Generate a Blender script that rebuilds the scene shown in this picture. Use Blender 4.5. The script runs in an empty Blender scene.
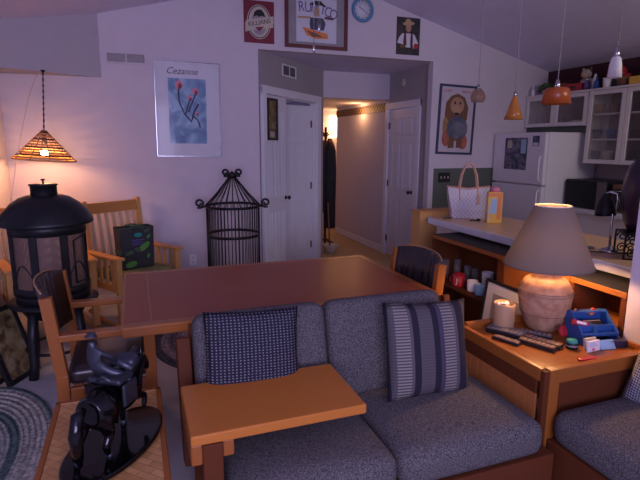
import bpy, bmesh, math, random
from mathutils import Vector, Matrix, Euler
random.seed(7)
SC = bpy.context.scene
COL = SC.collection
R = math.radians
PI = math.pi

# ------------------------------------------------------------------ materials
def _new(name):
    m = bpy.data.materials.new(name); m.use_nodes = True
    nt = m.node_tree
    return m, nt, nt.nodes['Principled BSDF']
def N(nt, typ, **kw):
    n = nt.nodes.new(typ)
    for k, v in kw.items(): setattr(n, k, v)
    return n
def c4(c): return (c[0], c[1], c[2], 1.0)
def plain(name, col, rough=.5, metal=0., emit=None, es=0., trans=0., alpha=1., spec=None, coat=0., sub=0., var=.06):
    m, nt, b = _new(name)
    tc = N(nt, 'ShaderNodeTexCoord'); no = N(nt, 'ShaderNodeTexNoise'); no.inputs['Scale'].default_value = 9
    no.inputs['Detail'].default_value = 4
    nt.links.new(tc.outputs['Object'], no.inputs['Vector'])
    rp = N(nt, 'ShaderNodeValToRGB')
    rp.color_ramp.elements[0].position = .3; rp.color_ramp.elements[1].position = .7
    rp.color_ramp.elements[0].color = c4([x*(1-var) for x in col]); rp.color_ramp.elements[1].color = c4([min(1, x*(1+var)) for x in col])
    nt.links.new(no.outputs['Fac'], rp.inputs['Fac']); nt.links.new(rp.outputs['Color'], b.inputs['Base Color'])
    b.inputs['Roughness'].default_value = rough; b.inputs['Metallic'].default_value = metal
    b.inputs['Transmission Weight'].default_value = trans; b.inputs['Alpha'].default_value = alpha
    b.inputs['Coat Weight'].default_value = coat
    if emit: b.inputs['Emission Color'].default_value = c4(emit); b.inputs['Emission Strength'].default_value = es
    return m
def wood(name, c1, c2, axis=0, rough=.5, scale=12., coat=.06, stretch=12.):
    m, nt, b = _new(name)
    tc = N(nt, 'ShaderNodeTexCoord'); mp = N(nt, 'ShaderNodeMapping')
    s = [stretch]*3; s[axis] = 1.; mp.inputs['Scale'].default_value = s
    nt.links.new(tc.outputs['Object'], mp.inputs['Vector'])
    no = N(nt, 'ShaderNodeTexNoise'); no.inputs['Scale'].default_value = scale/3; no.inputs['Detail'].default_value = 8; no.inputs['Distortion'].default_value = .6
    nt.links.new(mp.outputs['Vector'], no.inputs['Vector'])
    n2 = N(nt, 'ShaderNodeTexNoise'); n2.inputs['Scale'].default_value = scale*3; n2.inputs['Detail'].default_value = 5
    nt.links.new(mp.outputs['Vector'], n2.inputs['Vector'])
    mx = N(nt, 'ShaderNodeMath', operation='MULTIPLY_ADD'); mx.inputs[1].default_value = 1.1
    nt.links.new(n2.outputs['Fac'], mx.inputs[0]); 
    m2 = N(nt, 'ShaderNodeMath', operation='MULTIPLY'); m2.inputs[1].default_value = .65
    nt.links.new(no.outputs['Fac'], m2.inputs[0]); nt.links.new(m2.outputs[0], mx.inputs[2])
    rp = N(nt, 'ShaderNodeValToRGB'); e = rp.color_ramp.elements
    e[0].position = .43; e[0].color = c4(c2); e[1].position = .57; e[1].color = c4(c1)
    nt.links.new(mx.outputs[0], rp.inputs['Fac']); nt.links.new(rp.outputs['Color'], b.inputs['Base Color'])
    b.inputs['Specular IOR Level'].default_value = .3; b.inputs['Roughness'].default_value = rough; b.inputs['Coat Weight'].default_value = coat; b.inputs['Coat Roughness'].default_value = .25
    bp = N(nt, 'ShaderNodeBump'); bp.inputs['Strength'].default_value = .08; bp.inputs['Distance'].default_value = .002
    nt.links.new(mx.outputs[0], bp.inputs['Height']); nt.links.new(bp.outputs['Normal'], b.inputs['Normal'])
    return m
def tweed(name, cols, scale=260., rough=.95, bump=.5, mixscale=30.):
    m, nt, b = _new(name)
    tc = N(nt, 'ShaderNodeTexCoord')
    no = N(nt, 'ShaderNodeTexNoise'); no.inputs['Scale'].default_value = scale; no.inputs['Detail'].default_value = 3
    n2 = N(nt, 'ShaderNodeTexNoise'); n2.inputs['Scale'].default_value = mixscale; n2.inputs['Detail'].default_value = 6
    nt.links.new(tc.outputs['Object'], no.inputs['Vector']); nt.links.new(tc.outputs['Object'], n2.inputs['Vector'])
    ad = N(nt, 'ShaderNodeMath', operation='MULTIPLY_ADD'); ad.inputs[1].default_value = .6
    m2 = N(nt, 'ShaderNodeMath', operation='MULTIPLY'); m2.inputs[1].default_value = .4
    nt.links.new(n2.outputs['Fac'], m2.inputs[0]); nt.links.new(no.outputs['Fac'], ad.inputs[0]); nt.links.new(m2.outputs[0], ad.inputs[2])
    rp = N(nt, 'ShaderNodeValToRGB'); e = rp.color_ramp.elements
    e[0].position = .38; e[0].color = c4(cols[0]); e[1].position = .62; e[1].color = c4(cols[-1])
    for i, c in enumerate(cols[1:-1]):
        q = e.new(.38+.24*(i+1)/(len(cols)-1)); q.color = c4(c)
    nt.links.new(ad.outputs[0], rp.inputs['Fac']); nt.links.new(rp.outputs['Color'], b.inputs['Base Color'])
    b.inputs['Roughness'].default_value = rough
    b.inputs['Specular IOR Level'].default_value = .15
    bp = N(nt, 'ShaderNodeBump'); bp.inputs['Strength'].default_value = bump; bp.inputs['Distance'].default_value = .004
    nt.links.new(no.outputs['Fac'], bp.inputs['Height']); nt.links.new(bp.outputs['Normal'], b.inputs['Normal'])
    return m
def zsplit(name, lims, cols, rough=.85):
    """paint colours that change at given heights (object z in metres)"""
    m, nt, b = _new(name)
    tc = N(nt, 'ShaderNodeTexCoord'); sp = N(nt, 'ShaderNodeSeparateXYZ'); nt.links.new(tc.outputs['Object'], sp.inputs[0])
    mu = N(nt, 'ShaderNodeMath', operation='MULTIPLY'); mu.inputs[1].default_value = .25
    nt.links.new(sp.outputs['Z'], mu.inputs[0])
    rp = N(nt, 'ShaderNodeValToRGB'); rp.color_ramp.interpolation = 'CONSTANT'; e = rp.color_ramp.elements
    e[0].position = 0; e[0].color = c4(cols[0]); e[1].position = lims[0]*.25; e[1].color = c4(cols[1])
    for l, c in zip(lims[1:], cols[2:]):
        q = e.new(l*.25); q.color = c4(c)
    nt.links.new(mu.outputs[0], rp.inputs['Fac']); nt.links.new(rp.outputs['Color'], b.inputs['Base Color'])
    b.inputs['Roughness'].default_value = rough
    return m
def ringmat(name, a, bb, stops, braid=70.):
    """elliptical braided rings: object coords / half axes -> ramp"""
    m, nt, b = _new(name)
    tc = N(nt, 'ShaderNodeTexCoord'); mp = N(nt, 'ShaderNodeMapping'); mp.inputs['Scale'].default_value = (1/a, 1/bb, 0)
    nt.links.new(tc.outputs['Object'], mp.inputs['Vector'])
    ln = N(nt, 'ShaderNodeVectorMath', operation='LENGTH'); nt.links.new(mp.outputs['Vector'], ln.inputs[0])
    no = N(nt, 'ShaderNodeTexNoise'); no.inputs['Scale'].default_value = 40; nt.links.new(tc.outputs['Object'], no.inputs['Vector'])
    ad = N(nt, 'ShaderNodeMath', operation='MULTIPLY_ADD'); ad.inputs[1].default_value = .03
    nt.links.new(no.outputs['Fac'], ad.inputs[0]); nt.links.new(ln.outputs['Value'], ad.inputs[2])
    rp = N(nt, 'ShaderNodeValToRGB'); rp.color_ramp.interpolation = 'CONSTANT'; e = rp.color_ramp.elements
    e[0].position = 0; e[0].color = c4(stops[0][1]); e[1].position = stops[1][0]; e[1].color = c4(stops[1][1])
    for p, c in stops[2:]:
        q = e.new(p); q.color = c4(c)
    nt.links.new(ad.outputs[0], rp.inputs['Fac'])
    vo = N(nt, 'ShaderNodeTexVoronoi'); vo.inputs['Scale'].default_value = braid; nt.links.new(tc.outputs['Object'], vo.inputs['Vector'])
    bw = N(nt, 'ShaderNodeRGBToBW'); nt.links.new(vo.outputs['Color'], bw.inputs[0])
    mx = N(nt, 'ShaderNodeMix', data_type='RGBA', blend_type='OVERLAY'); mx.inputs[0].default_value = .55
    nt.links.new(rp.outputs['Color'], mx.inputs[6]); nt.links.new(bw.outputs[0], mx.inputs[7])
    nt.links.new(mx.outputs[2], b.inputs['Base Color'])
    si = N(nt, 'ShaderNodeMath', operation='SINE'); ml = N(nt, 'ShaderNodeMath', operation='MULTIPLY'); ml.inputs[1].default_value = 2*PI*a/.028
    nt.links.new(ln.outputs['Value'], ml.inputs[0]); nt.links.new(ml.outputs[0], si.inputs[0])
    bp = N(nt, 'ShaderNodeBump'); bp.inputs['Strength'].default_value = .7; bp.inputs['Distance'].default_value = .006
    nt.links.new(si.outputs[0], bp.inputs['Height']); nt.links.new(bp.outputs['Normal'], b.inputs['Normal'])
    b.inputs['Roughness'].default_value = .95; b.inputs['Specular IOR Level'].default_value = .1
    return m
def dotmat(name, base, dot, sx, sz, thr=.3):
    """woven dash grid in object x / z"""
    m, nt, b = _new(name)
    tc = N(nt, 'ShaderNodeTexCoord'); mp = N(nt, 'ShaderNodeMapping'); mp.inputs['Scale'].default_value = (sx, 0, sz)
    nt.links.new(tc.outputs['Object'], mp.inputs['Vector'])
    vo = N(nt, 'ShaderNodeTexVoronoi'); vo.inputs['Scale'].default_value = 1; vo.inputs['Randomness'].default_value = .12
    nt.links.new(mp.outputs['Vector'], vo.inputs['Vector'])
    rp = N(nt, 'ShaderNodeValToRGB'); e = rp.color_ramp.elements
    e[0].position = thr-.06; e[0].color = c4(dot); e[1].position = thr+.06; e[1].color = c4(base)
    nt.links.new(vo.outputs['Distance'], rp.inputs['Fac']); nt.links.new(rp.outputs['Color'], b.inputs['Base Color'])
    b.inputs['Roughness'].default_value = .9; b.inputs['Specular IOR Level'].default_value = .2
    return m
def stripemat(name, x0, x1, stops, ribc):
    """vertical stripes along object x; ribbed stripes get fine horizontal threads"""
    m, nt, b = _new(name)
    tc = N(nt, 'ShaderNodeTexCoord'); sp = N(nt, 'ShaderNodeSeparateXYZ'); nt.links.new(tc.outputs['Object'], sp.inputs[0])
    mr = N(nt, 'ShaderNodeMapRange'); mr.inputs['From Min'].default_value = x0; mr.inputs['From Max'].default_value = x1
    nt.links.new(sp.outputs['X'], mr.inputs['Value'])
    def ramp(k):
        rp = N(nt, 'ShaderNodeValToRGB'); rp.color_ramp.interpolation = 'CONSTANT'; e = rp.color_ramp.elements
        e[0].position = 0; e[0].color = c4(stops[0][k]); e[1].position = stops[1][0]; e[1].color = c4(stops[1][k])
        for s in stops[2:]:
            q = e.new(s[0]); q.color = c4(s[k])
        nt.links.new(mr.outputs[0], rp.inputs['Fac']); return rp
    r1, r2 = ramp(1), ramp(2)
    ml = N(nt, 'ShaderNodeMath', operation='MULTIPLY'); ml.inputs[1].default_value = 2*PI/.014
    si = N(nt, 'ShaderNodeMath', operation='SINE'); gt = N(nt, 'ShaderNodeMath', operation='GREATER_THAN'); gt.inputs[1].default_value = 0
    nt.links.new(sp.outputs['Z'], ml.inputs[0]); nt.links.new(ml.outputs[0], si.inputs[0]); nt.links.new(si.outputs[0], gt.inputs[0])
    mx = N(nt, 'ShaderNodeMix', data_type='RGBA'); nt.links.new(gt.outputs[0], mx.inputs[0])
    nt.links.new(r1.outputs['Color'], mx.inputs[6]); nt.links.new(r2.outputs['Color'], mx.inputs[7])
    nt.links.new(mx.outputs[2], b.inputs['Base Color'])
    b.inputs['Roughness'].default_value = .9; b.inputs['Specular IOR Level'].default_value = .2
    return m
def checker(name, c1, c2, scale, rough=.6, rot=(0, 0, 0), sub=0.):
    m, nt, b = _new(name)
    tc = N(nt, 'ShaderNodeTexCoord'); mp = N(nt, 'ShaderNodeMapping'); mp.inputs['Rotation'].default_value = rot
    nt.links.new(tc.outputs['Object'], mp.inputs['Vector'])
    ck = N(nt, 'ShaderNodeTexChecker'); ck.inputs['Scale'].default_value = scale
    ck.inputs['Color1'].default_value = c4(c1); ck.inputs['Color2'].default_value = c4(c2)
    nt.links.new(mp.outputs['Vector'], ck.inputs['Vector']); nt.links.new(ck.outputs['Color'], b.inputs['Base Color'])
    b.inputs['Roughness'].default_value = rough
    return m
def parquet(name):
    m, nt, b = _new(name)
    tc = N(nt, 'ShaderNodeTexCoord'); mp = N(nt, 'ShaderNodeMapping'); mp.inputs['Rotation'].default_value = (0, 0, R(45))
    nt.links.new(tc.outputs['Object'], mp.inputs['Vector'])
    br = N(nt, 'ShaderNodeTexBrick'); br.inputs['Scale'].default_value = 1
    br.inputs['Brick Width'].default_value = .075; br.inputs['Row Height'].default_value = .03; br.inputs['Mortar Size'].default_value = .0012
    br.inputs['Color1'].default_value = c4((.62, .33, .12)); br.inputs['Color2'].default_value = c4((.46, .22, .075)); br.inputs['Mortar'].default_value = c4((.26, .12, .04))
    nt.links.new(mp.outputs['Vector'], br.inputs['Vector'])
    no = N(nt, 'ShaderNodeTexNoise'); no.inputs['Scale'].default_value = 30; nt.links.new(tc.outputs['Object'], no.inputs['Vector'])
    mx = N(nt, 'ShaderNodeMix', data_type='RGBA', blend_type='OVERLAY'); mx.inputs[0].default_value = .3
    nt.links.new(br.outputs['Color'], mx.inputs[6]); nt.links.new(no.outputs['Fac'], mx.inputs[7]); nt.links.new(mx.outputs[2], b.inputs['Base Color'])
    b.inputs['Roughness'].default_value = .4
    return m
def watercolour(name, stops, scale=3.5, rough=.5):
    m, nt, b = _new(name)
    tc = N(nt, 'ShaderNodeTexCoord')
    no = N(nt, 'ShaderNodeTexNoise'); no.inputs['Scale'].default_value = scale; no.inputs['Detail'].default_value = 5; no.inputs['Distortion'].default_value = .8
    nt.links.new(tc.outputs['Object'], no.inputs['Vector'])
    rp = N(nt, 'ShaderNodeValToRGB'); e = rp.color_ramp.elements
    e[0].position = stops[0][0]; e[0].color = c4(stops[0][1]); e[1].position = stops[1][0]; e[1].color = c4(stops[1][1])
    for p, c in stops[2:]:
        q = e.new(p); q.color = c4(c)
    nt.links.new(no.outputs['Fac'], rp.inputs['Fac']); nt.links.new(rp.outputs['Color'], b.inputs['Base Color'])
    b.inputs['Roughness'].default_value = rough
    return m
def meshscreen(name):
    """spark mesh: fine wire grid with real holes"""
    m, nt, b = _new(name)
    tc = N(nt, 'ShaderNodeTexCoord'); sp = N(nt, 'ShaderNodeSeparateXYZ'); nt.links.new(tc.outputs['UV'], sp.inputs[0])
    out = []
    for ax in ('X', 'Y'):
        ml = N(nt, 'ShaderNodeMath', operation='MULTIPLY'); ml.inputs[1].default_value = 2*PI/.008
        si = N(nt, 'ShaderNodeMath', operation='SINE'); gt = N(nt, 'ShaderNodeMath', operation='GREATER_THAN'); gt.inputs[1].default_value = .45
        nt.links.new(sp.outputs[ax], ml.inputs[0]); nt.links.new(ml.outputs[0], si.inputs[0]); nt.links.new(si.outputs[0], gt.inputs[0]); out.append(gt)
    mx = N(nt, 'ShaderNodeMath', operation='MAXIMUM'); nt.links.new(out[0].outputs[0], mx.inputs[0]); nt.links.new(out[1].outputs[0], mx.inputs[1])
    nt.links.new(mx.outputs[0], b.inputs['Alpha'])
    b.inputs['Base Color'].default_value = c4((.05, .04, .035)); b.inputs['Roughness'].default_value = .6; b.inputs['Metallic'].default_value = .5
    return m

M = {}
M['wall'] = plain('wall_paint', (.60, .54, .60), .9, var=.02)
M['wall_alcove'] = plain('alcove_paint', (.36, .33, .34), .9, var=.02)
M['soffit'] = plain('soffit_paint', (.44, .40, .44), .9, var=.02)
M['ceiling'] = plain('ceiling_paint', (.68, .66, .86), .95, var=.03)
M['carpet'] = tweed('carpet', [(.36, .34, .34), (.48, .45, .45), (.56, .53, .52)], 180, bump=.6, mixscale=4)
M['tile'] = tweed('hall_floor', [(.38, .26, .14), (.45, .31, .17), (.5, .36, .2)], 40, rough=.5, bump=.1, mixscale=3)
M['trim'] = plain('white_trim', (.76, .75, .80), .45, var=.02)
M['door'] = plain('white_door', (.72, .71, .77), .4, var=.02)
M['cabinet'] = plain('white_cabinet', (.70, .66, .66), .45, var=.03)
M['green'] = plain('green_wall', (.10, .12, .10), .85, var=.03)
M['blackp'] = plain('black_plastic', (.012, .012, .014), .35)
M['black'] = plain('black_iron', (.018, .018, .022), .42, .6)
M['iron'] = plain('stove_iron', (.022, .022, .026), .42, .5, var=.2)
M['bronze'] = plain('black_bronze', (.012, .011, .014), .16, .85, coat=.5)
M['bronze2'] = plain('grey_bronze', (.06, .065, .085), .4, .7)
M['pine'] = wood('honey_oak_x', (.52, .17, .025), (.32, .088, .012), 0, .30, coat=.2)
M['oak_y'] = wood('oak_y', (.31, .098, .020), (.16, .044, .009), 1, .35)
M['oak_z'] = wood('oak_z', (.31, .098, .020), (.15, .040, .008), 2, .35)
M['oak_x'] = wood('oak_x', (.31, .098, .020), (.16, .044, .009), 0, .3)
M['dark_z'] = wood('walnut_z', (.115, .032, .012), (.045, .013, .006), 2, .6, coat=0)
M['dark_x'] = wood('walnut_x', (.115, .032, .012), (.045, .013, .006), 0, .6, coat=0)
M['dark_y'] = wood('walnut_y', (.115, .032, .012), (.045, .013, .006), 1, .6, coat=0)
for k_ in ('dark_x', 'dark_y', 'dark_z'): M[k_].node_tree.nodes['Principled BSDF'].inputs['Specular IOR Level'].default_value = .12
M['tan_z'] = wood('plank_z', (.46, .16, .048), (.15, .042, .014), 2, .5, scale=16, stretch=14, coat=0)
M['tabletop'] = wood('table_inset', (.27, .062, .024), (.16, .036, .013), 0, .36, scale=3, coat=.06)
M['tabletop'].node_tree.nodes['Principled BSDF'].inputs['Specular IOR Level'].default_value = .2
M['light_z'] = wood('light_oak_z', (.60, .32, .11), (.42, .19, .06), 2, .4)
M['light_y'] = wood('light_oak_y', (.60, .27, .08), (.40, .16, .05), 1, .4)
M['light_x'] = wood('light_oak_x', (.56, .24, .07), (.38, .14, .045), 0, .4)
M['leather'] = plain('dark_leather', (.028, .018, .022), .30, coat=.2, var=.2)
M['stud'] = plain('brass_piping', (.6, .38, .2), .35, .7)
M['sofa'] = tweed('grey_tweed', [(.030, .027, .029), (.105, .096, .098), (.20, .182, .18)], 300, mixscale=140)
M['pilblue'] = dotmat('navy_dash', (.021, .020, .034), (.21, .20, .23), 62, 84, .24)
M['pilpat'] = dotmat('grey_dash', (.05, .055, .075), (.36, .36, .42), 80, 80, .4)
g1, g2, nv, tn, pu = (.085, .072, .08), (.10, .088, .095), (.025, .021, .032), (.26, .235, .21), (.065, .052, .085)
M['pilstripe'] = stripemat('striped_weave', -.235, .235, [(0, nv, nv), (.05, g2, g1), (.10, tn, g1), (.24, g2, g2), (.27, nv, nv), (.34, g1, g2), (.50, nv, nv), (.57, pu, pu), (.62, tn, g1), (.76, g2, g2), (.80, nv, nv), (.90, g1, g1)], g1)
M['basket'] = parquet('herringbone_top')
M['rug1'] = ringmat('braided_rug_green', .50, .90, [(0, (.14, .19, .17)), (.25, (.36, .36, .31)), (.38, (.12, .17, .15)), (.50, (.33, .35, .30)), (.58, (.11, .16, .15)), (.68, (.40, .40, .34)), (.84, (.48, .46, .39)), (.955, (.15, .21, .19))])
M['rug2'] = ringmat('braided_rug_slate', .60, .68, [(0, (.26, .19, .22)), (.3, (.16, .14, .19)), (.5, (.28, .22, .26)), (.72, (.15, .13, .18)), (.80, (.26, .22, .26)), (.90, (.07, .07, .10))])

def translucent(name, col, amt):
    m, nt, b = _new(name); b.inputs['Base Color'].default_value = c4(col); b.inputs['Roughness'].default_value = .9
    tr = N(nt, 'ShaderNodeBsdfTranslucent'); tr.inputs[0].default_value = c4(col); mx = N(nt, 'ShaderNodeMixShader'); mx.inputs[0].default_value = amt
    wv = N(nt, 'ShaderNodeTexNoise'); wv.inputs['Scale'].default_value = 90; bp = N(nt, 'ShaderNodeBump'); bp.inputs['Strength'].default_value = .15; nt.links.new(wv.outputs['Fac'], bp.inputs['Height']); nt.links.new(bp.outputs['Normal'], b.inputs['Normal'])
    out = nt.nodes['Material Output']; nt.links.new(b.outputs[0], mx.inputs[1]); nt.links.new(tr.outputs[0], mx.inputs[2]); nt.links.new(mx.outputs[0], out.inputs['Surface']); return m
M['shade_in'] = plain('shade_lining', (.85, .75, .6), .9)
M['shade'] = translucent('lamp_shade_fabric', (.14, .115, .105), .035)
M['clay'] = tweed('terracotta', [(.33, .17, .10), (.44, .245, .15), (.50, .30, .19)], 25, rough=.7, bump=.15, mixscale=8)
M['claydark'] = plain('dark_clay', (.20, .11, .07), .8)
M['bulb'] = plain('lit_bulb', (1, .8, .5), .5, emit=(1, .62, .28), es=30)
M['bulb2'] = plain('lit_bulb_swag', (1, .9, .8), .5, emit=(1, .78, .5), es=30)
M['halllamp'] = plain('hall_lamp_glass', (1, .8, .5), .5, emit=(1, .55, .22), es=9)
M['wick_dk'] = plain('wicker_dark', (.13, .045, .015), .6)
M['counter'] = plain('tan_counter', (.62, .38, .21), .32, var=.06)
M['counteredge'] = plain('counter_edge', (.62, .60, .66), .4)
M['fridge'] = plain('fridge_white', (.74, .73, .78), .35, var=.01)
M['white'] = plain('white', (.75, .74, .78), .5)
M['paper'] = plain('paper', (.62, .61, .68), .6, var=.02)
M['navy'] = plain('navy', (.03, .035, .09), .4)
M['red'] = plain('red', (.42, .02, .03), .4)
M['signred'] = plain('sign_red', (.17, .008, .028), .55)
M['cream'] = plain('cream', (.52, .45, .38), .5)
M['orange'] = plain('orange', (.75, .22, .04), .4)
M['yellow'] = plain('yellow', (.75, .45, .06), .45)
M['blue'] = plain('cobalt', (.02, .085, .30), .45)
M['ltblue'] = plain('light_blue', (.30, .50, .66), .45)
M['clockblue'] = plain('clock_rim', (.08, .24, .42), .35)
M['teal'] = plain('teal', (.02, .26, .22), .35)
M['greenleaf'] = plain('leaf_green', (.07, .25, .04), .5)
M['bagblack'] = plain('bag_black', (.02, .022, .026), .5, var=.3)
M['purple'] = plain('poster_purple', (.10, .06, .26), .6)
M['brown'] = plain('brown', (.16, .07, .035), .6)
M['tan'] = plain('tan', (.45, .28, .15), .6)
M['pink'] = plain('pink', (.70, .20, .28), .6)
M['skin'] = plain('print_skin', (.42, .22, .15), .6)
M['greyp'] = plain('grey_plastic', (.12, .105, .11), .65)
M['steel'] = plain('steel', (.5, .5, .55), .22, 1.)
M['maroon'] = plain('maroon_frame', (.11, .018, .025), .4)
M['matgrey'] = plain('mat_board', (.30, .27, .29), .8)
M['cezbg'] = watercolour('watercolour_blue', [(.3, (.06, .12, .30)), (.45, (.14, .27, .44)), (.62, (.34, .50, .66)), (.72, (.16, .36, .48))], 7)
M['photo'] = watercolour('photo_dark', [(.35, (.02, .03, .06)), (.48, (.10, .10, .15)), (.6, (.24, .22, .3)), (.66, (.05, .05, .07))], 13)
M['photo2'] = watercolour('photo_sepia', [(.35, (.06, .04, .02)), (.5, (.22, .15, .06)), (.65, (.32, .26, .14))], 12)
M['darkprint'] = watercolour('print_dark', [(.35, (.015, .014, .018)), (.6, (.05, .04, .035))], 10)
M['glass'] = plain('glass', (.9, .92, .95), .05, trans=.9, alpha=.14)
M['glass2'] = plain('drinking_glass', (.8, .85, .95), .08, trans=.8, alpha=.35)
M['smoke'] = plain('cabinet_glass', (.5, .45, .45), .1, trans=.8, alpha=.28)
M['amber'] = plain('amber_glass', (.60, .22, .04), .25, trans=.3)
M['redglass'] = plain('red_orange_glass', (.42, .09, .02), .3, trans=.1)
M['leafdk'] = plain('foliage', (.05, .09, .05), .7)
M['coat'] = plain('black_coat', (.018, .016, .02), .85, var=.3)
M['bagpat'] = checker('bag_check', (.58, .55, .60), (.46, .42, .48), 60, .5)
M['bagtrim'] = plain('bag_leather', (.60, .33, .24), .5)
M['border'] = checker('wall_border', (.02, .015, .015), (.24, .14, .08), 22)
M['wicker'] = plain('wicker_glow', (.62, .27, .08), .6)
M['mesh'] = meshscreen('spark_mesh')
M['mesh'].node_tree.nodes['Principled BSDF'].inputs['Base Color'].default_value = (.20, .12, .09, 1); M['mesh'].node_tree.nodes['Principled BSDF'].inputs['Metallic'].default_value = 0
for q_ in M['mesh'].node_tree.nodes:
    if q_.type == 'MATH' and q_.operation == 'GREATER_THAN': q_.inputs[1].default_value = -.1
M['panelbrown'] = plain('stove_back', (.12, .08, .07), .6)
M['kitchwall'] = zsplit('right_wall_paint', [1.39, 1.79, 2.19], [(.42, .37, .40), (.42, .37, .40), (.08, .10, .085), (.055, .012, .02)])
M['backwall'] = M['wall']

# ------------------------------------------------------------------ mesh builder
class MB:
    def __init__(s): s.bm = bmesh.new(); s.mats = []
    def mi(s, m):
        if isinstance(m, str): m = M[m]
        if m not in s.mats: s.mats.append(m)
        return s.mats.index(m)
    def _fin(s, verts0, m, T=None, smooth=False):
        s.bm.verts.ensure_lookup_table()
        vs = s.bm.verts[verts0:]
        if T is not None:
            for v in vs: v.co = T @ v.co
        i = s.mi(m); fs = set()
        for v in vs: fs.update(v.link_faces)
        for f in fs: f.material_index = i; f.smooth = smooth
        return s
    def box(s, x0, x1, y0, y1, z0, z1, m, T=None):
        n = len(s.bm.verts)
        r = bmesh.ops.create_cube(s.bm, size=1)
        for v in r['verts']:
            v.co = Vector(((x0+x1)/2+v.co.x*(x1-x0), (y0+y1)/2+v.co.y*(y1-y0), (z0+z1)/2+v.co.z*(z1-z0)))
        return s._fin(n, m, T)
    def bar(s, p, q, w, h, m, T=None, up=(0, 0, 1)):
        """rectangular bar from p to q, w sideways, h along up"""
        n = len(s.bm.verts); p, q = Vector(p), Vector(q); d = (q-p); L = d.length; d.normalize()
        u = Vector(up); 
        if abs(d.dot(u)) > .99: u = Vector((0, 1, 0))
        sd = d.cross(u).normalized(); u = sd.cross(d).normalized()
        r = bmesh.ops.create_cube(s.bm, size=1)
        for v in r['verts']:
            c = v.co.copy(); v.co = (p+q)/2 + d*c.x*L + sd*c.y*w + u*c.z*h
        return s._fin(n, m, T)
    def tube(s, pts, r, m, seg=8, T=None, closed=False):
        n0 = len(s.bm.verts); pts = [Vector(p) for p in pts]; n = len(pts); rings = []
        rr = r if isinstance(r, (list, tuple)) else [r]*n
        prev = None
        for i, p in enumerate(pts):
            if closed: d = (pts[(i+1) % n]-pts[i-1])
            else: d = pts[min(i+1, n-1)]-pts[max(i-1, 0)]
            d.normalize()
            if prev is None:
                a = Vector((0, 0, 1)) if abs(d.z) < .9 else Vector((1, 0, 0))
                a = (a-d*a.dot(d)).normalized()
            else: a = (prev-d*prev.dot(d)).normalized()
            prev = a; b = d.cross(a)
            rings.append([s.bm.verts.new(p+(a*math.cos(2*PI*k/seg)+b*math.sin(2*PI*k/seg))*rr[i]) for k in range(seg)])
        for i in range(n if closed else n-1):
            A, B = rings[i], rings[(i+1) % n]
            for k in range(seg): s.bm.faces.new((A[k], A[(k+1) % seg], B[(k+1) % seg], B[k]))
        if not closed:
            s.bm.faces.new(rings[0][::-1]); s.bm.faces.new(rings[-1])
        return s._fin(n0, m, T, True)
    def lathe(s, prof, m, seg=32, T=None, smooth=True):
        """prof = [(r,z)...]"""
        n0 = len(s.bm.verts); rings = []
        for r, z in prof:
            if r < 1e-5: rings.append([s.bm.verts.new((0, 0, z))])
            else: rings.append([s.bm.verts.new((r*math.cos(2*PI*k/seg), r*math.sin(2*PI*k/seg), z)) for k in range(seg)])
        for A, B in zip(rings, rings[1:]):
            if len(A) == 1 and len(B) == 1: continue
            for k in range(seg):
                k2 = (k+1) % seg
                if len(A) == 1: s.bm.faces.new((A[0], B[k2], B[k]))
                elif len(B) == 1: s.bm.faces.new((A[k], A[k2], B[0]))
                else: s.bm.faces.new((A[k], A[k2], B[k2], B[k]))
        return s._fin(n0, m, T, smooth)
    def prism(s, pts, z0, z1, m, T=None, smooth=False):
        """polygon (x,y) extruded z0..z1"""
        n0 = len(s.bm.verts)
        a = [s.bm.verts.new((x, y, z0)) for x, y in pts]; b = [s.bm.verts.new((x, y, z1)) for x, y in pts]
        s.bm.faces.new(a[::-1]); s.bm.faces.new(b)
        for i in range(len(pts)):
            j = (i+1) % len(pts); s.bm.faces.new((a[i], a[j], b[j], b[i]))
        return s._fin(n0, m, T, smooth)
    def ell(s, c, r, m, T=None, seg=20):
        n0 = len(s.bm.verts)
        g = bmesh.ops.create_uvsphere(s.bm, u_segments=seg, v_segments=max(6, seg//2), radius=1)
        for v in g['verts']: v.co = Vector((c[0]+v.co.x*r[0], c[1]+v.co.y*r[1], c[2]+v.co.z*r[2]))
        return s._fin(n0, m, T, True)
    def pillow(s, w, h, t, m, T=None, n=14, pinch=.06):
        """soft cushion in x-z plane, thickness along y"""
        n0 = len(s.bm.verts)
        def P(i, j, sgn):
            u = -1+2*i/n; v = -1+2*j/n
            k = 1-pinch*(1-abs(u)**2)*abs(v)**3; k2 = 1-pinch*(1-abs(v)**2)*abs(u)**3
            th = t/2*max(0, (1-abs(u)**2.6)*(1-abs(v)**2.6))**.5
            return (u*w/2*k2, sgn*th, v*h/2*k)
        G = {}
        for sgn in (-1, 1):
            for i in range(n+1):
                for j in range(n+1):
                    if sgn == 1 and (i in (0, n) or j in (0, n)): G[sgn, i, j] = G[-1, i, j]
                    else: G[sgn, i, j] = s.bm.verts.new(P(i, j, sgn))
        for sgn in (-1, 1):
            for i in range(n):
                for j in range(n):
                    q = [G[sgn, i, j], G[sgn, i+1, j], G[sgn, i+1, j+1], G[sgn, i, j+1]]
                    s.bm.faces.new(q if sgn == -1 else q[::-1])
        return s._fin(n0, m, T, True)
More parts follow.
